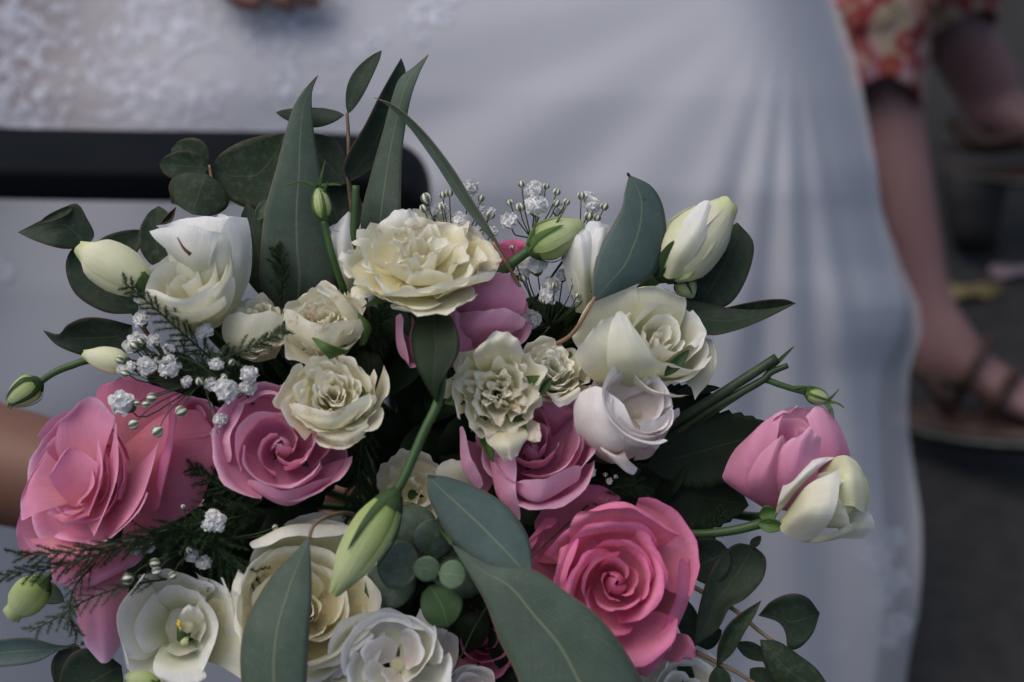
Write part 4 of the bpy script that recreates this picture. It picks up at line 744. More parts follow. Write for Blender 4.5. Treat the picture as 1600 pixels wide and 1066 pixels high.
# white petals between the tall leaves and the largest spray rose
f = Flower('lisianthus', 'narrow white bloom peeping between the tall leaf and the largest spray rose', 'lisianthus', G_LIS, (538, 395, -20), (-.05, .92, .4), 40, 0, lift=.6)
f.whorl('white', 3, .5, 1.7, 90, 0, .04, spiral=.25)
f.patch('white', [[(538, 465, -10), (545, 466, -4), (552, 460, -10)], [(520, 420, 4), (536, 420, 20), (556, 415, 6)], [(516, 375, 4), (535, 375, 22), (553, 370, 8)], [(526, 345, 0), (540, 335, 10), (549, 322, 4)]])
f.stem()

# dim cream bloom behind the hanging green bud
f = Flower('spray_rose', 'cream spray rose sunk in shade behind the hanging green bud', 'spray rose', G_SPR, (640, 765, -10), (-.1, .35, .93), 58)
for n, r, z, ha in ((4, .3, .6, 60), (5, .6, .55, 46), (6, .95, .4, 40)): f.whorl('spray', n, r, z, ha, rng.uniform(0, 90), .08, ruf=.05, wob=.05)
f.patch('ivory', [[(690, 800, -10), (720, 790, -10), (750, 780, -10)], [(680, 750, 0), (715, 740, 10), (750, 745, 0)], [(685, 722, 0), (715, 718, 6), (735, 735, 0)]], ruf=2)
f.stem()
# deep pink roses that show only as scraps in the gaps
for c, ax, r, mat, lab in (((800, 395, -60), (0, .9, .4), 46, 'pink_h', 'deep pink rose showing a scrap of petal behind the upper baby\'s breath'), ((756, 1000, -50), (0, .4, .9), 56, 'pink_h', 'deep pink rose in shade beside the long lower leaf'),
                           ((735, 1085, 70), (-.2, .4, .9), 44, 'white_blush', 'blush rose cut by the bottom edge beside the ruffled white bloom'), ((1065, 1085, 30), (.1, .3, .9), 76, 'white', 'white rose cut by the bottom edge below the hot pink rose'), ((300, 660, 0), (.2, .5, .8), 50, 'pink_r', 'salmon rose in shade between the two left pink blooms')):
    f = Flower('rose', lab, 'rose', G_ROSE, c, ax, r); f.heart(mat, .14, .6); f.whorl(mat, 3, .35, .7, 80, 0, .05, spiral=.2); f.whorl(mat, 4, .66, .66, 66, 30, .08); f.whorl(mat, 5, .95, .45, 52, 0, .1); f.stem()

# ---- buds
def bud(label, a, b, wd, mat='budgreen', stem=(), sr=5, cal='sepal', twist=.35, fat=.5, nsep=3, seplen=.6, end=.12, petals=3, roll=0, smat='stem', cup=1.):
    "bud from calyx a to tip b"
    a = np.array(a, float); b = np.array(b, float); d = b - a; L = np.linalg.norm(d); f = Flower('lisianthus_bud', label, 'flower bud', G_BUD, tuple(a), (d[0], -d[1], d[2]), L, roll, lift=0)
    w = wd / L / 2; prof = [(w * .28, 0), (w * .62, .12), (w * .95, .12 + fat * .42), (w * .86, .45 + fat * .4), (w * .52, .87), (w * end, 1.0)]
    for k in range(petals): f.petal(mat, 360 * k / petals, 92, prof, rnd=.10, rp=3, spiral=twist * .35, wob=.0, base=.95, lean=-.03)
    for k in range(nsep):
        th = R(360 * k / nsep + 40); v = np.linspace(0, 1, 12)[:, None]; u = np.linspace(-1, 1, 5)[None, :]; i = v * seplen
        C = cr(np.array(prof), 60); rr = np.interp(i, C[:, 1], C[:, 0]) * (1.0 + twist * .34) + .008 + .012 * (1 - u * u); t = u * w * .24 * (1 - v)**.6
        f_L = np.stack([rr * np.cos(th) - t * np.sin(th), rr * np.sin(th) + t * np.cos(th), i + 0 * u], -1); grid('sepal', f.w(f_L), M[cal], f.o)
    C = VP(np.array([a - d * .05, a, a + d * .06, a + d * .13 * cup])); grid('calyx', np.concatenate([C[:1, None].repeat(10, 1), tube_pts(C, np.array([w * .18, w * .34, w * .56, w * .70]) * L * S, 10)]), M[cal], f.o, True)
    if len(stem): tube('stem', [tuple(a)] + list(stem), sr, sr * 1.1, M[smat], f.o)
    return f
bud('hanging pale green bud on a bent stem in front of the flowers', (618, 770, 190), (524, 924, 215), 66, 'budgreen', [(632, 745, 188), (660, 680, 176), (686, 622, 160), (690, 560, 110), (680, 500, 20), (670, 480, -120)], 6.8, 'sepal_d', fat=.55, end=.22, seplen=.62)
bud('plump cream bud opening at the upper right', (1030, 432, 0), (1140, 318, 20), 94, 'budcream', [(1012, 445, -6), (985, 470, -40), (940, 520, -160)], 10, 'sepal_d', fat=.5, end=.3, petals=4, seplen=.35)
bq = bpy.data.objects['lisianthus_bud.001']
f = Flower.__new__(Flower); f.o = bq
f.patch('white', [[(1033, 428, 18), (1044, 436, 30), (1060, 434, 30)], [(1040, 388, 40), (1064, 392, 62), (1086, 398, 54)], [(1068, 346, 42), (1090, 352, 62), (1106, 362, 54)], [(1096, 314, 30), (1106, 313, 40), (1112, 322, 36)]], ruf=1, rnd=.05)
f.patch('budcream', [[(1050, 438, 18), (1075, 435, 34), (1096, 422, 20)], [(1086, 402, 46), (1112, 394, 46), (1126, 380, 10)], [(1108, 352, 44), (1130, 352, 44), (1144, 346, 10)], [(1116, 326, 26), (1136, 318, 32), (1151, 342, 6)]], ruf=1.5, rnd=.05)
f.patch('budcream', [[(1100, 372, 20), (1112, 370, 34), (1124, 366, 30)], [(1106, 340, 24), (1120, 340, 40), (1134, 340, 30)], [(1112, 316, 18), (1124, 312, 30), (1136, 322, 20)]], ruf=2.5)
bud('green bud lying over the pink scrap by the baby\'s breath', (826, 392, 24), (912, 350, 30), 62, 'budgreen', [(812, 402, 22), (792, 418, 20), (778, 440, 6), (772, 500, -80)], 8, 'sepal', fat=.45, end=.15, seplen=.7)
bud('cream pointed bud pointing left at the upper left', (236, 452, 40), (120, 386, 30), 74, 'budcream', [(262, 470, 20), (330, 520, -60)], 8, 'sepal', fat=.7, end=.3, seplen=.15)
bud('pale bud lying flat above the salmon pink rose', (205, 572, 66), (130, 553, 66), 40, 'budcream', [(230, 580, 50), (300, 600, -40)], 5, 'sepal', fat=.5, end=.3, seplen=.1)
bud('small dark green bud at the far left on a curved stem', (64, 596, 44), (13, 630, 48), 44, 'budgreen', [(85, 582, 44), (110, 572, 40), (150, 562, 30), (230, 570, -20)], 5.5, 'sepal_d', fat=.4, end=.2, nsep=5, seplen=.98)
bud('pale green bud under the fern at the lower left', (72, 905, 60), (18, 962, 66), 56, 'budgreen', [(95, 890, 40), (160, 860, -40)], 6, 'sepal', fat=.6, end=.55, seplen=.2)
bud('tiny green bud in front of the tall leaf', (506, 345, 26), (497, 292, 26), 30, 'budgreen', [(512, 372, 24), (522, 410, 20), (540, 462, 0), (560, 520, -80)], 5.5, 'sepal', fat=.5, nsep=5, seplen=1.0)
bud('tiny green bud with curled sepals above the far right pink bloom', (1258, 613, 10), (1296, 626, 10), 26, 'budgreen', [(1240, 608, 10), (1215, 600, 8), (1196, 594, 4), (1180, 600, 0), (1120, 640, -10), (1030, 700, -80)], 5, 'sepal', fat=.5, nsep=5, seplen=1.0)
bud('green bud nestled under the plump cream bud', (1062, 432, -16), (1082, 466, -10), 34, 'budgreen', [(1050, 425, -30), (1000, 440, -80)], 5, 'sepal_d', fat=.5, seplen=.9)
bud('green bud tip poking in at the bottom left below the white bloom', (250, 1075, 120), (196, 1055, 124), 34, 'budgreen', [(300, 1080, 60)], 5, 'sepal', fat=.6, seplen=.3)
# ------------------------------------------------------------------ eucalyptus and other leaves
G_EUC = 'eucalyptus leaves in the bouquet'
def sprig(label, at, name='eucalyptus_sprig', cat='eucalyptus'): return thing(name, label, cat, VP(at), G_EUC)
# tall pointed leaf
s = sprig('tall pointed grey green leaf with a hooked tip at the upper left', (465, 460, 0))
leaf(s, [(440, 500), (408, 450), (407, 400), (414, 330), (434, 255), (448, 200), (462, 160), (484, 130), (497, 118)], [(490, 510), (530, 450), (522, 400), (512, 340), (503, 280), (492, 220), (487, 160), (489, 138), (497, 118)], [-60, -20, 0, 6, 4, 0], 'euc', tilt=-12, cup=-10, wave=1.5, nv=40)
tube('stem', [(466, 505, -60), (480, 560, -120)], 4, 5, M['stem_o'], s)
s = sprig('second tall grey leaf with a hooked tip, right of the dark pair', (595, 340, 0))
leaf(s, [(575, 400), (564, 345), (580, 272), (597, 212), (611, 160), (624, 124), (648, 104), (669, 86)], [(625, 400), (626, 340), (628, 250), (634, 195), (643, 150), (654, 118), (660, 104), (669, 86)], [-50, -10, 0, 4, 10, 6], 'euc', tilt=14, cup=-8, wave=1.2, nv=40)
tube('stem', [(598, 400, -50), (610, 470, -120)], 4, 5, M['stem_o'], s)
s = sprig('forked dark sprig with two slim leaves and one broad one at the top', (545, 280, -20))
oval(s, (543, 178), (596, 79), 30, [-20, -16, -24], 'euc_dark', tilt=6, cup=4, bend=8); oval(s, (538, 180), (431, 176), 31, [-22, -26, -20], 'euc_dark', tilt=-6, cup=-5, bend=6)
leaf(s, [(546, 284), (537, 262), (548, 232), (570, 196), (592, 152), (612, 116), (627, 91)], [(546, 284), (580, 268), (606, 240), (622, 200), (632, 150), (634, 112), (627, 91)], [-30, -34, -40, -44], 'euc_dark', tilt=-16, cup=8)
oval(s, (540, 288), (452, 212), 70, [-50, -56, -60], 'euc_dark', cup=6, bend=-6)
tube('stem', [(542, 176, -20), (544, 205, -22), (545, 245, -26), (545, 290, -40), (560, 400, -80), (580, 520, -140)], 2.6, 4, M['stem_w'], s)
s = sprig('narrow blade leaf slanting down from the top to the stained spray rose', (690, 290, 30))
leaf(s, [(812, 446), (775, 385), (742, 345), (712, 305), (680, 255), (640, 200), (605, 165), (585, 153)], [(812, 446), (779, 382), (760, 348), (735, 308), (704, 258), (662, 205), (618, 166), (585, 153)], [40, 40, 36, 30, 30], 'euc', tilt=8, cup=3, nv=36)
tube('stem', [(770, 378, 40), (795, 418, 36), (818, 458, 10)], 2.4, 3, M['stem_o'], s)
s = sprig('broad grey green leaf with a red tip standing between white bud and baby\'s breath', (930, 460, 40))
leaf(s, [(925, 470), (928, 420), (938, 385), (958, 350), (972, 322), (976, 300), (983, 274)], [(930, 470), (985, 448), (1020, 430), (1036, 395), (1041, 360), (1034, 318), (1016, 290), (983, 274)], [60, 56, 50, 44, 40], 'euc_blue', tilt=-14, cup=-10, wave=2.5, nv=34)
oval(s, (984, 276), (980, 270), 5, [42, 42, 42], 'rose_leaf', cup=0)
tube('stem', [(930, 464, 62), (915, 490, 60), (897, 518, 50), (872, 536, 20), (800, 560, -100)], 2.6, 4, M['stem_o'], s)
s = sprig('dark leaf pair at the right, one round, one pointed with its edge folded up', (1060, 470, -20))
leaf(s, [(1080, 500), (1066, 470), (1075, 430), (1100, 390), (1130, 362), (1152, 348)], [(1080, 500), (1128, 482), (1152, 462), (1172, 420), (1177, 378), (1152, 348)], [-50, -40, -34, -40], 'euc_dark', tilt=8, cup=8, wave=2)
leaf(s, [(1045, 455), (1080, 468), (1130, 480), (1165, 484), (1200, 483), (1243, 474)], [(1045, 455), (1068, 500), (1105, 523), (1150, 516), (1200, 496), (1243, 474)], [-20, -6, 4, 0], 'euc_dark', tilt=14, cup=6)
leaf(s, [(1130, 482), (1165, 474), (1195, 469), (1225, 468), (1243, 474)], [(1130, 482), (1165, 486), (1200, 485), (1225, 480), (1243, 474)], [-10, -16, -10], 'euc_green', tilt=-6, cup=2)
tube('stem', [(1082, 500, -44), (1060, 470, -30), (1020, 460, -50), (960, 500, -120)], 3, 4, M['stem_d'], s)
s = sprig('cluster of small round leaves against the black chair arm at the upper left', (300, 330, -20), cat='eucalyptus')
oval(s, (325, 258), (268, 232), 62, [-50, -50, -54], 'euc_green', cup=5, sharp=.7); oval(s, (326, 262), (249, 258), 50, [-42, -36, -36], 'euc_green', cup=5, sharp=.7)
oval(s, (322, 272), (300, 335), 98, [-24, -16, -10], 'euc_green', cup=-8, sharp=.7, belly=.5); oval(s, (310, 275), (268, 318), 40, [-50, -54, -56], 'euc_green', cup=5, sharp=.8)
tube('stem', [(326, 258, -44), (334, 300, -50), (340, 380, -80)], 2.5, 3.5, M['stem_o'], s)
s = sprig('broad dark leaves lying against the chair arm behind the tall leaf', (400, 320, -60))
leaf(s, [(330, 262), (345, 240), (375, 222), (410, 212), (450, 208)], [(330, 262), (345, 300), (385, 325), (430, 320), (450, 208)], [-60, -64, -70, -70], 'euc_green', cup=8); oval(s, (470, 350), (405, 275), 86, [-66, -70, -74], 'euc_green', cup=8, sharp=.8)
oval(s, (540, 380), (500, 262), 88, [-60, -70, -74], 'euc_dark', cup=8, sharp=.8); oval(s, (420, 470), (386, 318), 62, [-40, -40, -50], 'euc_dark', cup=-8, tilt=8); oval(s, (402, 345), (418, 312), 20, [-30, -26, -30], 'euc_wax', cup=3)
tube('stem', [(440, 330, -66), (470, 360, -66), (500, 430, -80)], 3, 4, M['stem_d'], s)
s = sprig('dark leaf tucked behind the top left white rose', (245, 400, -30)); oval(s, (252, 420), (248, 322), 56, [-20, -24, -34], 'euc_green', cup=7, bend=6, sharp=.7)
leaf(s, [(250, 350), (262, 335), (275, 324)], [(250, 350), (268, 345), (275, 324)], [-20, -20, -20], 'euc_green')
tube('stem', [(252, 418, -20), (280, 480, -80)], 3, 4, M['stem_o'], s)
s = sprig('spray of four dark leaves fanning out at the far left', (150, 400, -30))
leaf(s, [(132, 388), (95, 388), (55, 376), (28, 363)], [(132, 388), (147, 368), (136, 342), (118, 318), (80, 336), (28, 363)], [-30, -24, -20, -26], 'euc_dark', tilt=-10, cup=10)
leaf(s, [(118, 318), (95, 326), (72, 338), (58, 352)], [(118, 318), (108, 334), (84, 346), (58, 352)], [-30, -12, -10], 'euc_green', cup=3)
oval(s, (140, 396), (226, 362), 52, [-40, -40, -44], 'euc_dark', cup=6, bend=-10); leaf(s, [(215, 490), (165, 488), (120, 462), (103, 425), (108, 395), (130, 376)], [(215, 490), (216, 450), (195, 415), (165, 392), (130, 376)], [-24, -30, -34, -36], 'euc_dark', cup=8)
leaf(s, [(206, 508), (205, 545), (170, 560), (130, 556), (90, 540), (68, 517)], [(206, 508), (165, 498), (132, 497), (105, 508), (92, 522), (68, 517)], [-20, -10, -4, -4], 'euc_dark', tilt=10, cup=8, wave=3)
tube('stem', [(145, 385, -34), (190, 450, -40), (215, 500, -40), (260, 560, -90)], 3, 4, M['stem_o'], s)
# long leaf over the butter cream rose
s = sprig('long grey green leaf crossing the butter cream rose at the bottom', (482, 840, 200))
leaf(s, [(483, 838), (462, 862), (430, 893), (405, 930), (385, 970), (376, 1020), (380, 1080), (400, 1150)], [(483, 838), (486, 880), (487, 930), (484, 980), (481, 1030), (478, 1080), (470, 1150)], [196, 214, 228, 232, 226], 'euc', tilt=10, cup=-12, nv=36)
tube('stem', [(483, 842, 196), (490, 822, 186), (510, 808, 160), (545, 802, 90), (580, 820, -40)], 2.6, 3.6, M['stem_w'], s)
s = sprig('dark blue grey leaf above the long lower leaf, left of the hot pink rose', (720, 860, 150))
leaf(s, [(668, 742), (668, 770), (682, 805), (706, 845), (740, 880), (790, 905), (832, 905)], [(668, 742), (700, 746), (745, 762), (785, 785), (812, 815), (828, 850), (832, 905)], [130, 150, 164, 176], 'euc_blue', tilt=-14, cup=-10, nv=30)
leaf(s, [(705, 850), (735, 900), (760, 945), (780, 1000), (805, 1050), (830, 1110), (900, 1180)], [(705, 850), (770, 884), (832, 890), (885, 925), (940, 968), (985, 1030), (1010, 1090), (1000, 1180)], [170, 200, 214, 220, 214], 'euc', tilt=-10, cup=-14, fold=4, nv=36)
tube('stem', [(706, 851, 168), (690, 830, 130), (660, 800, 40)], 3, 4, M['stem'], s)
s = sprig('young tip of waxy round leaves in front at the lower centre', (660, 880, 150))
for a, b, w_, z_ in (((640, 870), (612, 792), 116, (110, 118, 110)), ((655, 890), (590, 872), 78, (140, 150, 146)), ((650, 905), (570, 925), 76, (80, 96, 100)), ((690, 870), (742, 812), 82, (90, 100, 96)), ((668, 872), (690, 812), 66, (120, 130, 128)), ((690, 880), (750, 925), 62, (110, 120, 110)), ((672, 915), (700, 980), 66, (150, 160, 150))):
    oval(s, a, b, w_, z_, 'euc_wax' if z_[0] != 150 else 'fresh', cup=-2, tilt=rng.uniform(-14, 14), wave=5, bend=rng.uniform(-5, 5), sharp=.7, belly=.52)
oval(s, (688, 893), (646, 885), 40, (172, 176, 172), 'wax_pale', cup=-1, tilt=6, sharp=.65, belly=.5); oval(s, (686, 896), (728, 900), 46, (178, 184, 178), 'wax_pale', cup=-1, tilt=6, sharp=.65, belly=.5)
tube('stem', [(686, 895, 174), (672, 898, 150), (650, 890, 90), (630, 860, -20)], 3, 4, M['stem'], s)
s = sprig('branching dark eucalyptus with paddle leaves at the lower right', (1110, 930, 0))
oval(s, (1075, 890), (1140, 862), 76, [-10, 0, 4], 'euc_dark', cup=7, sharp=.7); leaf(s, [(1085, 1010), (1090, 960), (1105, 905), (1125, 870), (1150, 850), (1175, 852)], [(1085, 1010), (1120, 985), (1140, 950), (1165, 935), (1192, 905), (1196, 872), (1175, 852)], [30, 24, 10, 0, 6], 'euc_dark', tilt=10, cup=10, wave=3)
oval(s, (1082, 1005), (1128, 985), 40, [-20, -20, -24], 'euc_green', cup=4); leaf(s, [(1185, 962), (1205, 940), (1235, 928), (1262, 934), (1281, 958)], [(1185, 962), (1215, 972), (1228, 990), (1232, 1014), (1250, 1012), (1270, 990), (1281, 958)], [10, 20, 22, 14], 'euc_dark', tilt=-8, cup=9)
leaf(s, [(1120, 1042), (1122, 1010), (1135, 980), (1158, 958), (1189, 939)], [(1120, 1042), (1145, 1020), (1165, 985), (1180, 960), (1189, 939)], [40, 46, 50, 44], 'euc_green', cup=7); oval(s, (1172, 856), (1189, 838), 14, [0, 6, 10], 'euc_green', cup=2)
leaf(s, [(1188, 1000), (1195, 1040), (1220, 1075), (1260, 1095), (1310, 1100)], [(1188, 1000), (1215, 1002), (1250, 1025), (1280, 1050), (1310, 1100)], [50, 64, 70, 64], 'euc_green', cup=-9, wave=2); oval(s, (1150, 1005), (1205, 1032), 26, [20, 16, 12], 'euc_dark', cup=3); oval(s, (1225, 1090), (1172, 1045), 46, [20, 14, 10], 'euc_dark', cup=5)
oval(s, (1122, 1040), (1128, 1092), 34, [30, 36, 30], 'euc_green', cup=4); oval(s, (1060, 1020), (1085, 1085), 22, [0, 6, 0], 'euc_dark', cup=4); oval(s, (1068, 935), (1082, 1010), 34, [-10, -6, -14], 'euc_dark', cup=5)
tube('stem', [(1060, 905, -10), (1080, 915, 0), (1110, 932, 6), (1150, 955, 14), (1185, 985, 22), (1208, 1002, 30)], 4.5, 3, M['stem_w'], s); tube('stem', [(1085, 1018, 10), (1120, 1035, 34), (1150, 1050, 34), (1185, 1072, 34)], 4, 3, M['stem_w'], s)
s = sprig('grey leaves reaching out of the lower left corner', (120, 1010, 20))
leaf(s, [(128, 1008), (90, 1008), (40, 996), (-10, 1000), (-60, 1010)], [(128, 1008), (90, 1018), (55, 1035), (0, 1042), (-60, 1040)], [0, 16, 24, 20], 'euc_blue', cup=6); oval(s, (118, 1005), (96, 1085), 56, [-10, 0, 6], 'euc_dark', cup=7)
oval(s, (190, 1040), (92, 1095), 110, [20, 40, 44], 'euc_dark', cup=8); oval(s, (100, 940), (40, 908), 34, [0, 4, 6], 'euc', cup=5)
tube('stem', [(126, 1006, 0), (180, 990, -20), (260, 960, -80)], 3, 4, M['stem_d'], s)
s = thing('leaf', 'blurred dark green leaf hanging from the bent bud stem at the centre', 'leaf', VP((690, 610, 150)), G_EUC)
leaf(s, [(682, 628), (664, 600), (645, 556), (646, 512), (662, 480), (678, 462)], [(682, 628), (690, 596), (716, 552), (714, 515), (698, 486), (678, 462)], [176, 172, 150, 120, 80], 'rose_leaf', cup=6, tilt=26, wave=5, fold=-10)
s = thing('leaf', 'slim dark sepal with a red tip beside the ivory white rose', 'leaf', VP((1048, 580, 80)), G_EUC); oval(s, (1038, 588), (1077, 547), 18, [70, 76, 70], 'sepal_d', cup=3); 
s = thing('leaf', 'red tipped sepal curling over the top left white rose', 'leaf', VP((280, 390, 100)), G_EUC); SP = s
# saw edged rose leaves at the right and the cut stems that stick out there
s = thing('rose_leaves', 'dark saw edged rose leaves in shade left of the far right pink bloom', 'rose leaf', VP((1080, 700, -30)), G_EUC)
for a, b, w_, z_ in (((1010, 730), (1215, 672), 120, (-40, -30, -24)), ((1000, 760), (1170, 790), 120, (-60, -50, -50)), ((990, 650), (1120, 620), 70, (-60, -50, -56)), ((1000, 800), (1120, 850), 90, (-80, -70, -70)), ((960, 740), (1060, 800), 90, (-70, -64, -70)), ((1000, 690), (1150, 720), 100, (-54, -46, -44))): oval(s, a, b, w_, z_, 'rose_leaf', cup=6, serr=.16, nv=66, nu=9)
tube('stem', [(1000, 735, -50), (900, 760, -160)], 4, 5, M['stem_d'], s)
s = thing('cut_stem', 'pair of bare cut green stems sticking out to the right above the pink bloom', 'stem', VP((1130, 610, 0)))
tube('stem', [(1040, 668, -30), (1100, 632, -6), (1160, 594, 6), (1214, 559, 12)], 8, 8, M['stem_d'], s, 10); tube('stem', [(1050, 680, -40), (1110, 640, -10), (1160, 612, 2), (1192, 594, 8), (1205, 582, 10), (1231, 571, 12)], 7.5, 4.5, M['stem_d'], s, 10)
oval(s, (1190, 590), (1241, 541), 6, [8, 12, 14], 'sepal_d', cup=1); oval(s, (1060, 612), (1125, 606), 16, [-30, -30, -34], 'euc_dark', cup=2)
tube('stem', [(556, 290, 14), (554, 330, 12), (552, 380, 6), (556, 450, -20), (570, 540, -110)], 6, 6, M['stem'], thing('cut_stem', 'cut green stem standing between the tall leaves and the white bloom', 'stem', VP((554, 330, 10))), 10)
# flared thin sepals on two buds and on small flowers
def hairs(par, lst, z, mat='sepal', w_=5):
    for a, m_, b in lst: 
        P = cr(np.array([a, m_, b], float), 8); d = np.gradient(P, axis=0); n = np.stack([d[:, 1], -d[:, 0]], -1); n /= np.linalg.norm(n, axis=1)[:, None]; ww = np.linspace(1, .15, 8)[:, None] * w_ / 2
        leaf(par, P + n * ww, P - n * ww, [z, z + 6, z + 8], mat, cup=1, nv=10, nu=5, name='sepal')
hairs(SP, [((298, 398), (287, 388), (277, 371))], 112, 'redtip', 6)
BUDS = [o for o in bpy.data.objects if o.get('category') == 'flower bud']
def find(txt): return next(o for o in BUDS if txt in o['label'])
hairs(find('curled sepals'), [((1294, 626), (1302, 618), (1311, 608)), ((1296, 628), (1308, 630), (1319, 637)), ((1292, 630), (1300, 640), (1303, 654)), ((1288, 628), (1296, 640), (1299, 648)), ((1240, 606), (1255, 604), (1270, 606)), ((1250, 610), (1265, 604), (1276, 607))], 14)
hairs(find('tiny green bud in front'), [((497, 292), (470, 284), (444, 291)), ((500, 290), (520, 288), (534, 290)), ((498, 292), (504, 268), (508, 252)), ((505, 300), (510, 290), (512, 284))], 30)
hairs(find('pink scrap'), [((836, 388), (862, 360), (885, 322)), ((826, 384), (834, 360), (840, 338)), ((842, 386), (870, 382), (880, 376))], 40, w_=7)
hairs(find('far left'), [((18, 622), (14, 630), (12, 638)), ((20, 626), (18, 632), (16, 640))], 50)

# dark filler leaves deep in the bouquet
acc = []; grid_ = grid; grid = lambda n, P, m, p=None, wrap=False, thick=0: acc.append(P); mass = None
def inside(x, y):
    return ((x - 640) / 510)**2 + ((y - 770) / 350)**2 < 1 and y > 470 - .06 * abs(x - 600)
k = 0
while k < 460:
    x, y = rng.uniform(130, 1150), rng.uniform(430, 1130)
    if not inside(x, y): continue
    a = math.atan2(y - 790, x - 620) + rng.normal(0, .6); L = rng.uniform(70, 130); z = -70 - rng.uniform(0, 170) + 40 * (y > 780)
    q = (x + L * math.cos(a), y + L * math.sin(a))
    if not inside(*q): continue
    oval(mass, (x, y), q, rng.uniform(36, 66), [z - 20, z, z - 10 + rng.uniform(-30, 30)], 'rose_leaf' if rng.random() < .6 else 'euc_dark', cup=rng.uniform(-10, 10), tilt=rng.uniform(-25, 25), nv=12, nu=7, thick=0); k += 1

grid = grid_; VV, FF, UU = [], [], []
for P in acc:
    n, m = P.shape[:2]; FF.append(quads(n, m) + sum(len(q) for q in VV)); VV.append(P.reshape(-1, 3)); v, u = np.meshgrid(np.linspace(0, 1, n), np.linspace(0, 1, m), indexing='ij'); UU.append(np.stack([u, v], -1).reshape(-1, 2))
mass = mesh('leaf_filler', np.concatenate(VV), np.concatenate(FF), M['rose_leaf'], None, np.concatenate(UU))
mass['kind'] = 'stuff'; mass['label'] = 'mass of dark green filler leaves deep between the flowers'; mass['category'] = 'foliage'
# ------------------------------------------------------------------ baby's breath
def bloom_mesh(seed):
    r_ = np.random.default_rng(seed); Vs, Fs, U = [], [], []
    for i in range(46):
        z = 1 - 1.35 * (i + .5) / 46; a = i * 2.39996 + r_.uniform(-.3, .3); rr = math.sqrt(max(0, 1 - z * z)); n = np.array([rr * math.cos(a), rr * math.sin(a), z]) * r_.uniform(.82, 1.08)
        t = np.cross(n, [.3, .2, .9]); t /= np.linalg.norm(t); b = np.cross(n, t); an = r_.uniform(0, 6.28); t, b = t * math.cos(an) + b * math.sin(an), b * math.cos(an) - t * math.sin(an)
        base = len(Vs); w = r_.uniform(.22, .34)
        for q, (h, s_) in enumerate(((.35, .25), (.75, .9), (1.0, 1.0))):
            for u in (-1, -.35, .35, 1):
                k = 1 - .16 * u * u * (q == 2) + r_.uniform(-.06, .06) * (q == 2); Vs.append(n * h * k + t * w * 1.15 * s_ * u + b * (.10 * (q - 1) + .06 * u * u + r_.uniform(-.04, .04))); U.append((u * .5 + .5, q / 2))
        for q in range(2):
            for j in range(3): Fs.append([base + q * 4 + j, base + q * 4 + j + 1, base + q * 4 + j + 5, base + q * 4 + j + 4])
    b0 = len(Vs)      # the full heart of the bloom
    for a in range(6):
        for c in range(10):
            th, ph = math.pi * (a + .5) / 6, 2 * math.pi * c / 10; Vs.append(np.array([math.sin(th) * math.cos(ph), math.sin(th) * math.sin(ph), math.cos(th)]) * .74); U.append((.5, .95))
    for a in range(5):
        for c in range(10): Fs.append([b0 + a * 10 + c, b0 + a * 10 + (c + 1) % 10, b0 + a * 10 + 10 + (c + 1) % 10, b0 + a * 10 + 10 + c])
    me = bpy.data.meshes.new('bloom'); me.from_pydata([tuple(v) for v in Vs], [], Fs); l = me.uv_layers.new(name='UVMap')
    for i, lp in enumerate(me.loops): l.data[i].uv = U[lp.vertex_index]
    me.shade_smooth(); me.materials.append(M['gyp']); return me
BL = [bloom_mesh(s) for s in (1, 2, 3)]
def lathe_mesh(name, prof, mat, n=12):
    prof = np.array(prof, float); ph = np.linspace(0, 2 * math.pi, n + 1); P = np.stack([prof[:, :1] * np.cos(ph), prof[:, :1] * np.sin(ph), np.repeat(prof[:, 1:], n + 1, 1)], -1)
    k, m = P.shape[:2]; v, u = np.meshgrid(np.linspace(0, 1, k), np.linspace(0, 1, m), indexing='ij'); me = bpy.data.meshes.new(name); me.from_pydata(P.reshape(-1, 3).tolist(), [], quads(k, m).tolist())
    l = me.uv_layers.new(name='UVMap'); uv = np.stack([u, v], -1).reshape(-1, 2)
    for i, lp in enumerate(me.loops): l.data[i].uv = uv[lp.vertex_index]
    me.shade_smooth(); me.materials.append(mat); return me
BB = lathe_mesh('bud', [(0, -1), (.45, -.85), (.85, -.4), (1, .05), (.85, .5), (.5, .85), (0, .95)], M['gypbud'])
CX = lathe_mesh('calyx', [(0, -1.15), (.25, -1.05), (.5, -.75), (.66, -.35), (.7, -.1)], M['sepal'], 10)
def place(me, name, par, c, axis, r):
    o = bpy.data.objects.new(name, me); COL.objects.link(o); o.parent = par; z = Vector(axis).normalized(); o.rotation_euler = z.to_track_quat('Z', 'Y').to_euler(); o.rotation_euler.rotate_axis('Z', random.uniform(0, 6))
    o.location = Vector(VP(c) - origin(par)); k = r * S; o.scale = (k, k, k * random.uniform(.9, 1.05)); return o
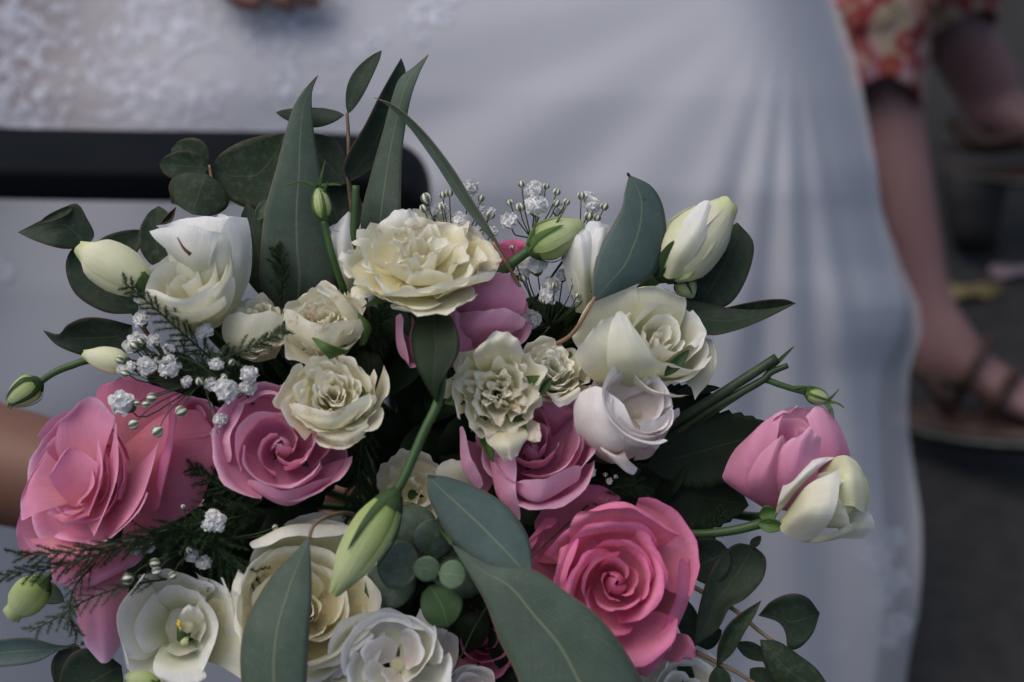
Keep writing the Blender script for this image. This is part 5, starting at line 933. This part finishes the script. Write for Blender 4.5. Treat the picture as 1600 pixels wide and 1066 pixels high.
def breath(label, root, blooms, buds, hub=None):
    t = thing('babys_breath', label, 'baby\'s breath', VP(root), 'sprigs of baby\'s breath'); hub = hub or root
    # z of each bloom follows the flowers it stands over
    for i, (x, y, r, z) in enumerate(blooms):
        h = np.array([x + (hub[0] - x) * .25, y + abs(hub[1] - y) * .25 + 14, z - 14]); ax = np.array([x - h[0], -(y - h[1]), 26.]); wa = ax[0] * RT + ax[1] * UP - ax[2] * FW
        b = place(BL[i % 3], 'bloom', t, (x, y, z), wa, r); place(CX, 'calyx', t, (x, y, z - 2), wa, r * .95)
        tube('stalk', [(x - ax[0] * .1, y + ax[1] * .1, z - 8), tuple(h), ((h[0] + hub[0]) / 2 + random.uniform(-6, 6), (h[1] + hub[1]) / 2, (z + hub[2]) / 2 - 8), hub], 1.0, 1.4, M['stem_d'], t, 5, 9)
    for i, (x, y, r, z) in enumerate(buds):
        ax = np.array([x - hub[0], hub[1] - y + 30, 20.]); wa = ax[0] * RT + ax[1] * UP - ax[2] * FW; place(BB, 'bud', t, (x, y, z), wa, r)
        tube('stalk', [(x, y, z - r * .5), (x + (hub[0] - x) * .3, y + (hub[1] - y) * .45, z - 6), hub], .8, 1.2, M['stem_d'], t, 5, 8)
    tube('stem', [hub, ((hub[0] * 3 + 600) / 4, (hub[1] * 3 + 800) / 4, hub[2] - 60), ((hub[0] + 600) / 2, (hub[1] + 800) / 2, -260)], 2, 3, M['stem_d'], t, 6)
breath('baby\'s breath with a double bloom and round buds behind the green bud', (828, 420, -10), [(836, 298, 17, 0), (838, 322, 21, 10), (795, 345, 15, 6), (872, 326, 13, -20)], [(815, 288, 6.5, 0), (797, 317, 6, 4), (870, 300, 6.5, 0), (870, 318, 6.5, 4), (885, 316, 6, 0), (812, 324, 8, 2), (853, 291, 6, -8)], (830, 372, -6))
breath('baby\'s breath rising beside the narrow white lisianthus at the top right', (905, 400, -30), [(920, 310, 13, -20), (926, 322, 14, -10)], [(908, 306, 7, -6), (945, 323, 6.5, -10), (920, 338, 8, -8), (933, 340, 7, -8)], (905, 372, -20))
breath('baby\'s breath crossed by the narrow blade leaf at the top', (705, 380, -10), [(735, 295, 15, -6), (716, 345, 15, -14), (676, 330, 11, -10), (752, 326, 10, -14), (768, 332, 8, -4), (722, 346, 14, 0), (748, 362, 10, -10), (690, 330, 15, -20), (770, 362, 9, 6)], [(666, 310, 9, 4), (692, 305, 6.5, 0), (702, 302, 7, 0), (752, 310, 6.5, -4), (690, 324, 7, 6), (766, 336, 8, 2), (662, 326, 7, 0)], (710, 395, -20))
breath('baby\'s breath in the shaded gap left of the half closed white lisianthus', (850, 500, -30), [(838, 414, 19, -4), (818, 424, 15, -14), (862, 446, 17, -6), (856, 464, 16, 0), (905, 458, 18, 10), (820, 412, 12, -16), (830, 500, 18, -40), (880, 430, 13, -20)], [(800, 387, 4.5, 10), (818, 435, 7, 6), (866, 446, 6, 12), (897, 437, 5, 26), (920, 454, 6, 24), (902, 462, 5, 30), (848, 470, 5, 4)], (860, 510, -30))
breath('large left spray of baby\'s breath over the salmon pink rose', (330, 600, 60), [(232, 572, 18, 96), (266, 574, 19, 102), (320, 517, 14, 76), (352, 611, 20, 124), (389, 586, 15, 110), (388, 606, 14, 104), (192, 630, 21, 122), (338, 570, 12, 100), (206, 540, 15, 80), (214, 534, 16, 70), (242, 562, 12, 90), (240, 533, 12, 80), (344, 656, 12, 110), (283, 530, 11, 80), (220, 500, 14, 60), (264, 548, 11, 96), (292, 597, 10, 100), (204, 574, 10, 100), (190, 578, 9, 96), (330, 600, 12, 100)],
       [(209, 663, 8.5, 130), (246, 674, 9.5, 130), (283, 643, 9, 124), (237, 622, 8, 124), (228, 632, 6, 124), (188, 562, 7, 96), (210, 540, 8, 94), (220, 533, 7, 94), (312, 596, 7, 110), (362, 566, 6, 100), (336, 676, 7, 112), (196, 583, 7, 104), (214, 630, 5, 124), (350, 590, 6, 112), (372, 612, 6, 110)], (318, 596, 70))
breath('few blooms of baby\'s breath in the dark fern of the lower left', (300, 840, 90), [(333, 806, 12, 132), (328, 820, 13, 136), (340, 822, 11, 134), (344, 812, 10, 136), (236, 856, 10, 110), (214, 858, 11, 100), (300, 868, 12, 90), (318, 880, 13, 90)], [(200, 905, 9.5, 132), (242, 880, 8, 128), (245, 893, 8, 130), (296, 860, 6, 110), (270, 900, 7, 120), (430, 824, 5, 100), (444, 828, 5, 100), (286, 792, 4, 110)], (310, 850, 60))
breath('speck of baby\'s breath under the blush white cup', (955, 740, 20), [(952, 752, 6, 40)], [(946, 742, 4, 40), (706, 1055, 6, 130), (962, 745, 4, 44)], (940, 770, 0))

# ------------------------------------------------------------------ asparagus fern
G_FERN = 'asparagus fern fronds'
def fern(label, spine, mat='fern', nb=14, bl=46, nl=10, dens=16, spread=1., r=1.3, taper=.8):
    "plumes of hair-thin needles on side shoots of one spine"
    t = thing('fern_frond', label, 'asparagus fern', VP(spine[0]), G_FERN); P = cr(np.array(spine, float), 60); tube('stem', spine, r * 1.4, r * .6, M['stem_d'], t, 6)
    Vs, Fs = [], []
    def needle(p, d, L, w):
        d = d / (np.linalg.norm(d) + 1e-9); a = np.cross(d, rng.normal(size=3)); a /= np.linalg.norm(a) + 1e-9; b = np.cross(d, a); k = len(Vs)
        for q in range(3): Vs.append(p + w * (a * math.cos(2.094 * q) + b * math.sin(2.094 * q)))
        Vs.append(p + d * L * .55 + a * L * .05); Vs.append(p + d * L); Fs.extend([[k, k + 1, k + 4], [k + 1, k + 2, k + 4], [k + 2, k, k + 4]])
    nb = int(nb * 1.7)
    for i in range(nb):
        q = (i + .6) / nb; p0 = P[min(59, int(q * 59))]; dr = P[min(59, int(q * 59) + 1)] - P[max(0, int(q * 59) - 1)]; dr /= np.linalg.norm(dr); sd = np.array([dr[1], -dr[0], 0]) * (1 if i % 2 else -1)
        L = bl * (1 - taper * q * .7) * rng.uniform(.7, 1.15); d = dr * .8 + sd * spread * rng.uniform(.3, .8) + np.array([0, 0, rng.uniform(-.7, .7)]); d /= np.linalg.norm(d)
        for s_ in np.linspace(.05, 1, dens):
            p = p0 + d * L * s_ + np.array([0, 3 * s_ * s_, 0])
            for _ in range(7): needle(p, d * .6 + rng.normal(0, .6, 3), nl * rng.uniform(.7, 1.25) * (1 - .35 * s_), .42)
        needle(p0, d, L, .7)
    for s_ in np.linspace(.1, 1, dens * 3):
        p = P[int(s_ * 59)]; 
        for _ in range(2): needle(p, rng.normal(0, .6, 3) + (P[59] - P[40]) / 30, nl * rng.uniform(.7, 1.2), .75)
    Pw = VP(np.array(Vs)); o = mesh('needles', Pw, Fs, M[mat], t, np.zeros((len(Pw), 2)), smooth=False); o['kind'] = 'stuff'; return t
fern('fern plume lying over the salmon pink rose and out past the left edge', [(350, 812, 90), (270, 826, 118), (190, 848, 138), (110, 862, 140), (30, 868, 136)], nb=22, bl=60, dens=18, spread=.7)
fern('second fern plume below it reaching the left edge', [(330, 850, 80), (240, 842, 120), (150, 868, 138), (70, 890, 136), (-20, 900, 128)], nb=22, bl=64, dens=18, spread=.7)
fern('dark fern plume between the pink blooms and white lisianthus', [(420, 800, 50), (360, 810, 90), (290, 836, 110), (230, 860, 112)], nb=20, bl=80, dens=20)
fern('bushy fern plume above the butter cream rose', [(300, 800, 60), (330, 840, 96), (360, 880, 100), (400, 900, 90)], nb=18, bl=84, dens=20)
fern('bare fern sprig hanging over the drooping pink petal', [(260, 905, 90), (200, 915, 132), (140, 935, 140), (100, 960, 130), (50, 985, 120)], 'fern_l', nb=14, bl=50, dens=12, spread=.9)
fern('thin fern sprig trailing to the lower left corner', [(150, 880, 110), (118, 915, 120), (108, 960, 116), (120, 990, 100)], 'fern_l', nb=10, bl=34, dens=10)
fern('fern tip in front of the creamy lisianthus cup', [(330, 560, 70), (290, 525, 96), (240, 480, 112), (195, 442, 112)], nb=16, bl=46, dens=16)
fern('fern plume beside the stained spray rose pair', [(300, 580, 80), (360, 556, 104), (410, 535, 112), (442, 514, 108)], 'fern_l', nb=14, bl=42, dens=16)
fern('dark fern in the gap right of the mauve pink bloom', [(570, 650, 0), (562, 720, 30), (556, 770, 40), (548, 820, 40)], nb=16, bl=60, dens=18)
fern('fern tip standing against the tall leaf', [(440, 470, -10), (438, 440, 6), (436, 410, 10), (432, 388, 10)], nb=10, bl=36, dens=14)
fern('dark fern in the shadow below the salmon rose', [(420, 780, 40), (370, 770, 60), (330, 750, 60), (300, 730, 50)], nb=14, bl=50, dens=16)
fern('fern wisp under the blush white cup', [(900, 780, 0), (950, 765, 26), (985, 758, 30), (1010, 770, 26)], nb=10, bl=40, dens=14)
fern('dark fern under the round spray rose', [(600, 560, -20), (590, 520, 0), (600, 490, 6), (620, 470, 0)], nb=12, bl=44, dens=14)
fern('fern wisp left of the far right stem', [(1000, 860, -20), (1050, 850, -10), (1100, 840, -4), (1130, 800, -10)], nb=12, bl=46, dens=14)
fern('fern spread across the left baby\'s breath', [(400, 640, 60), (340, 590, 96), (290, 560, 100), (230, 555, 96)], nb=16, bl=54, dens=14)
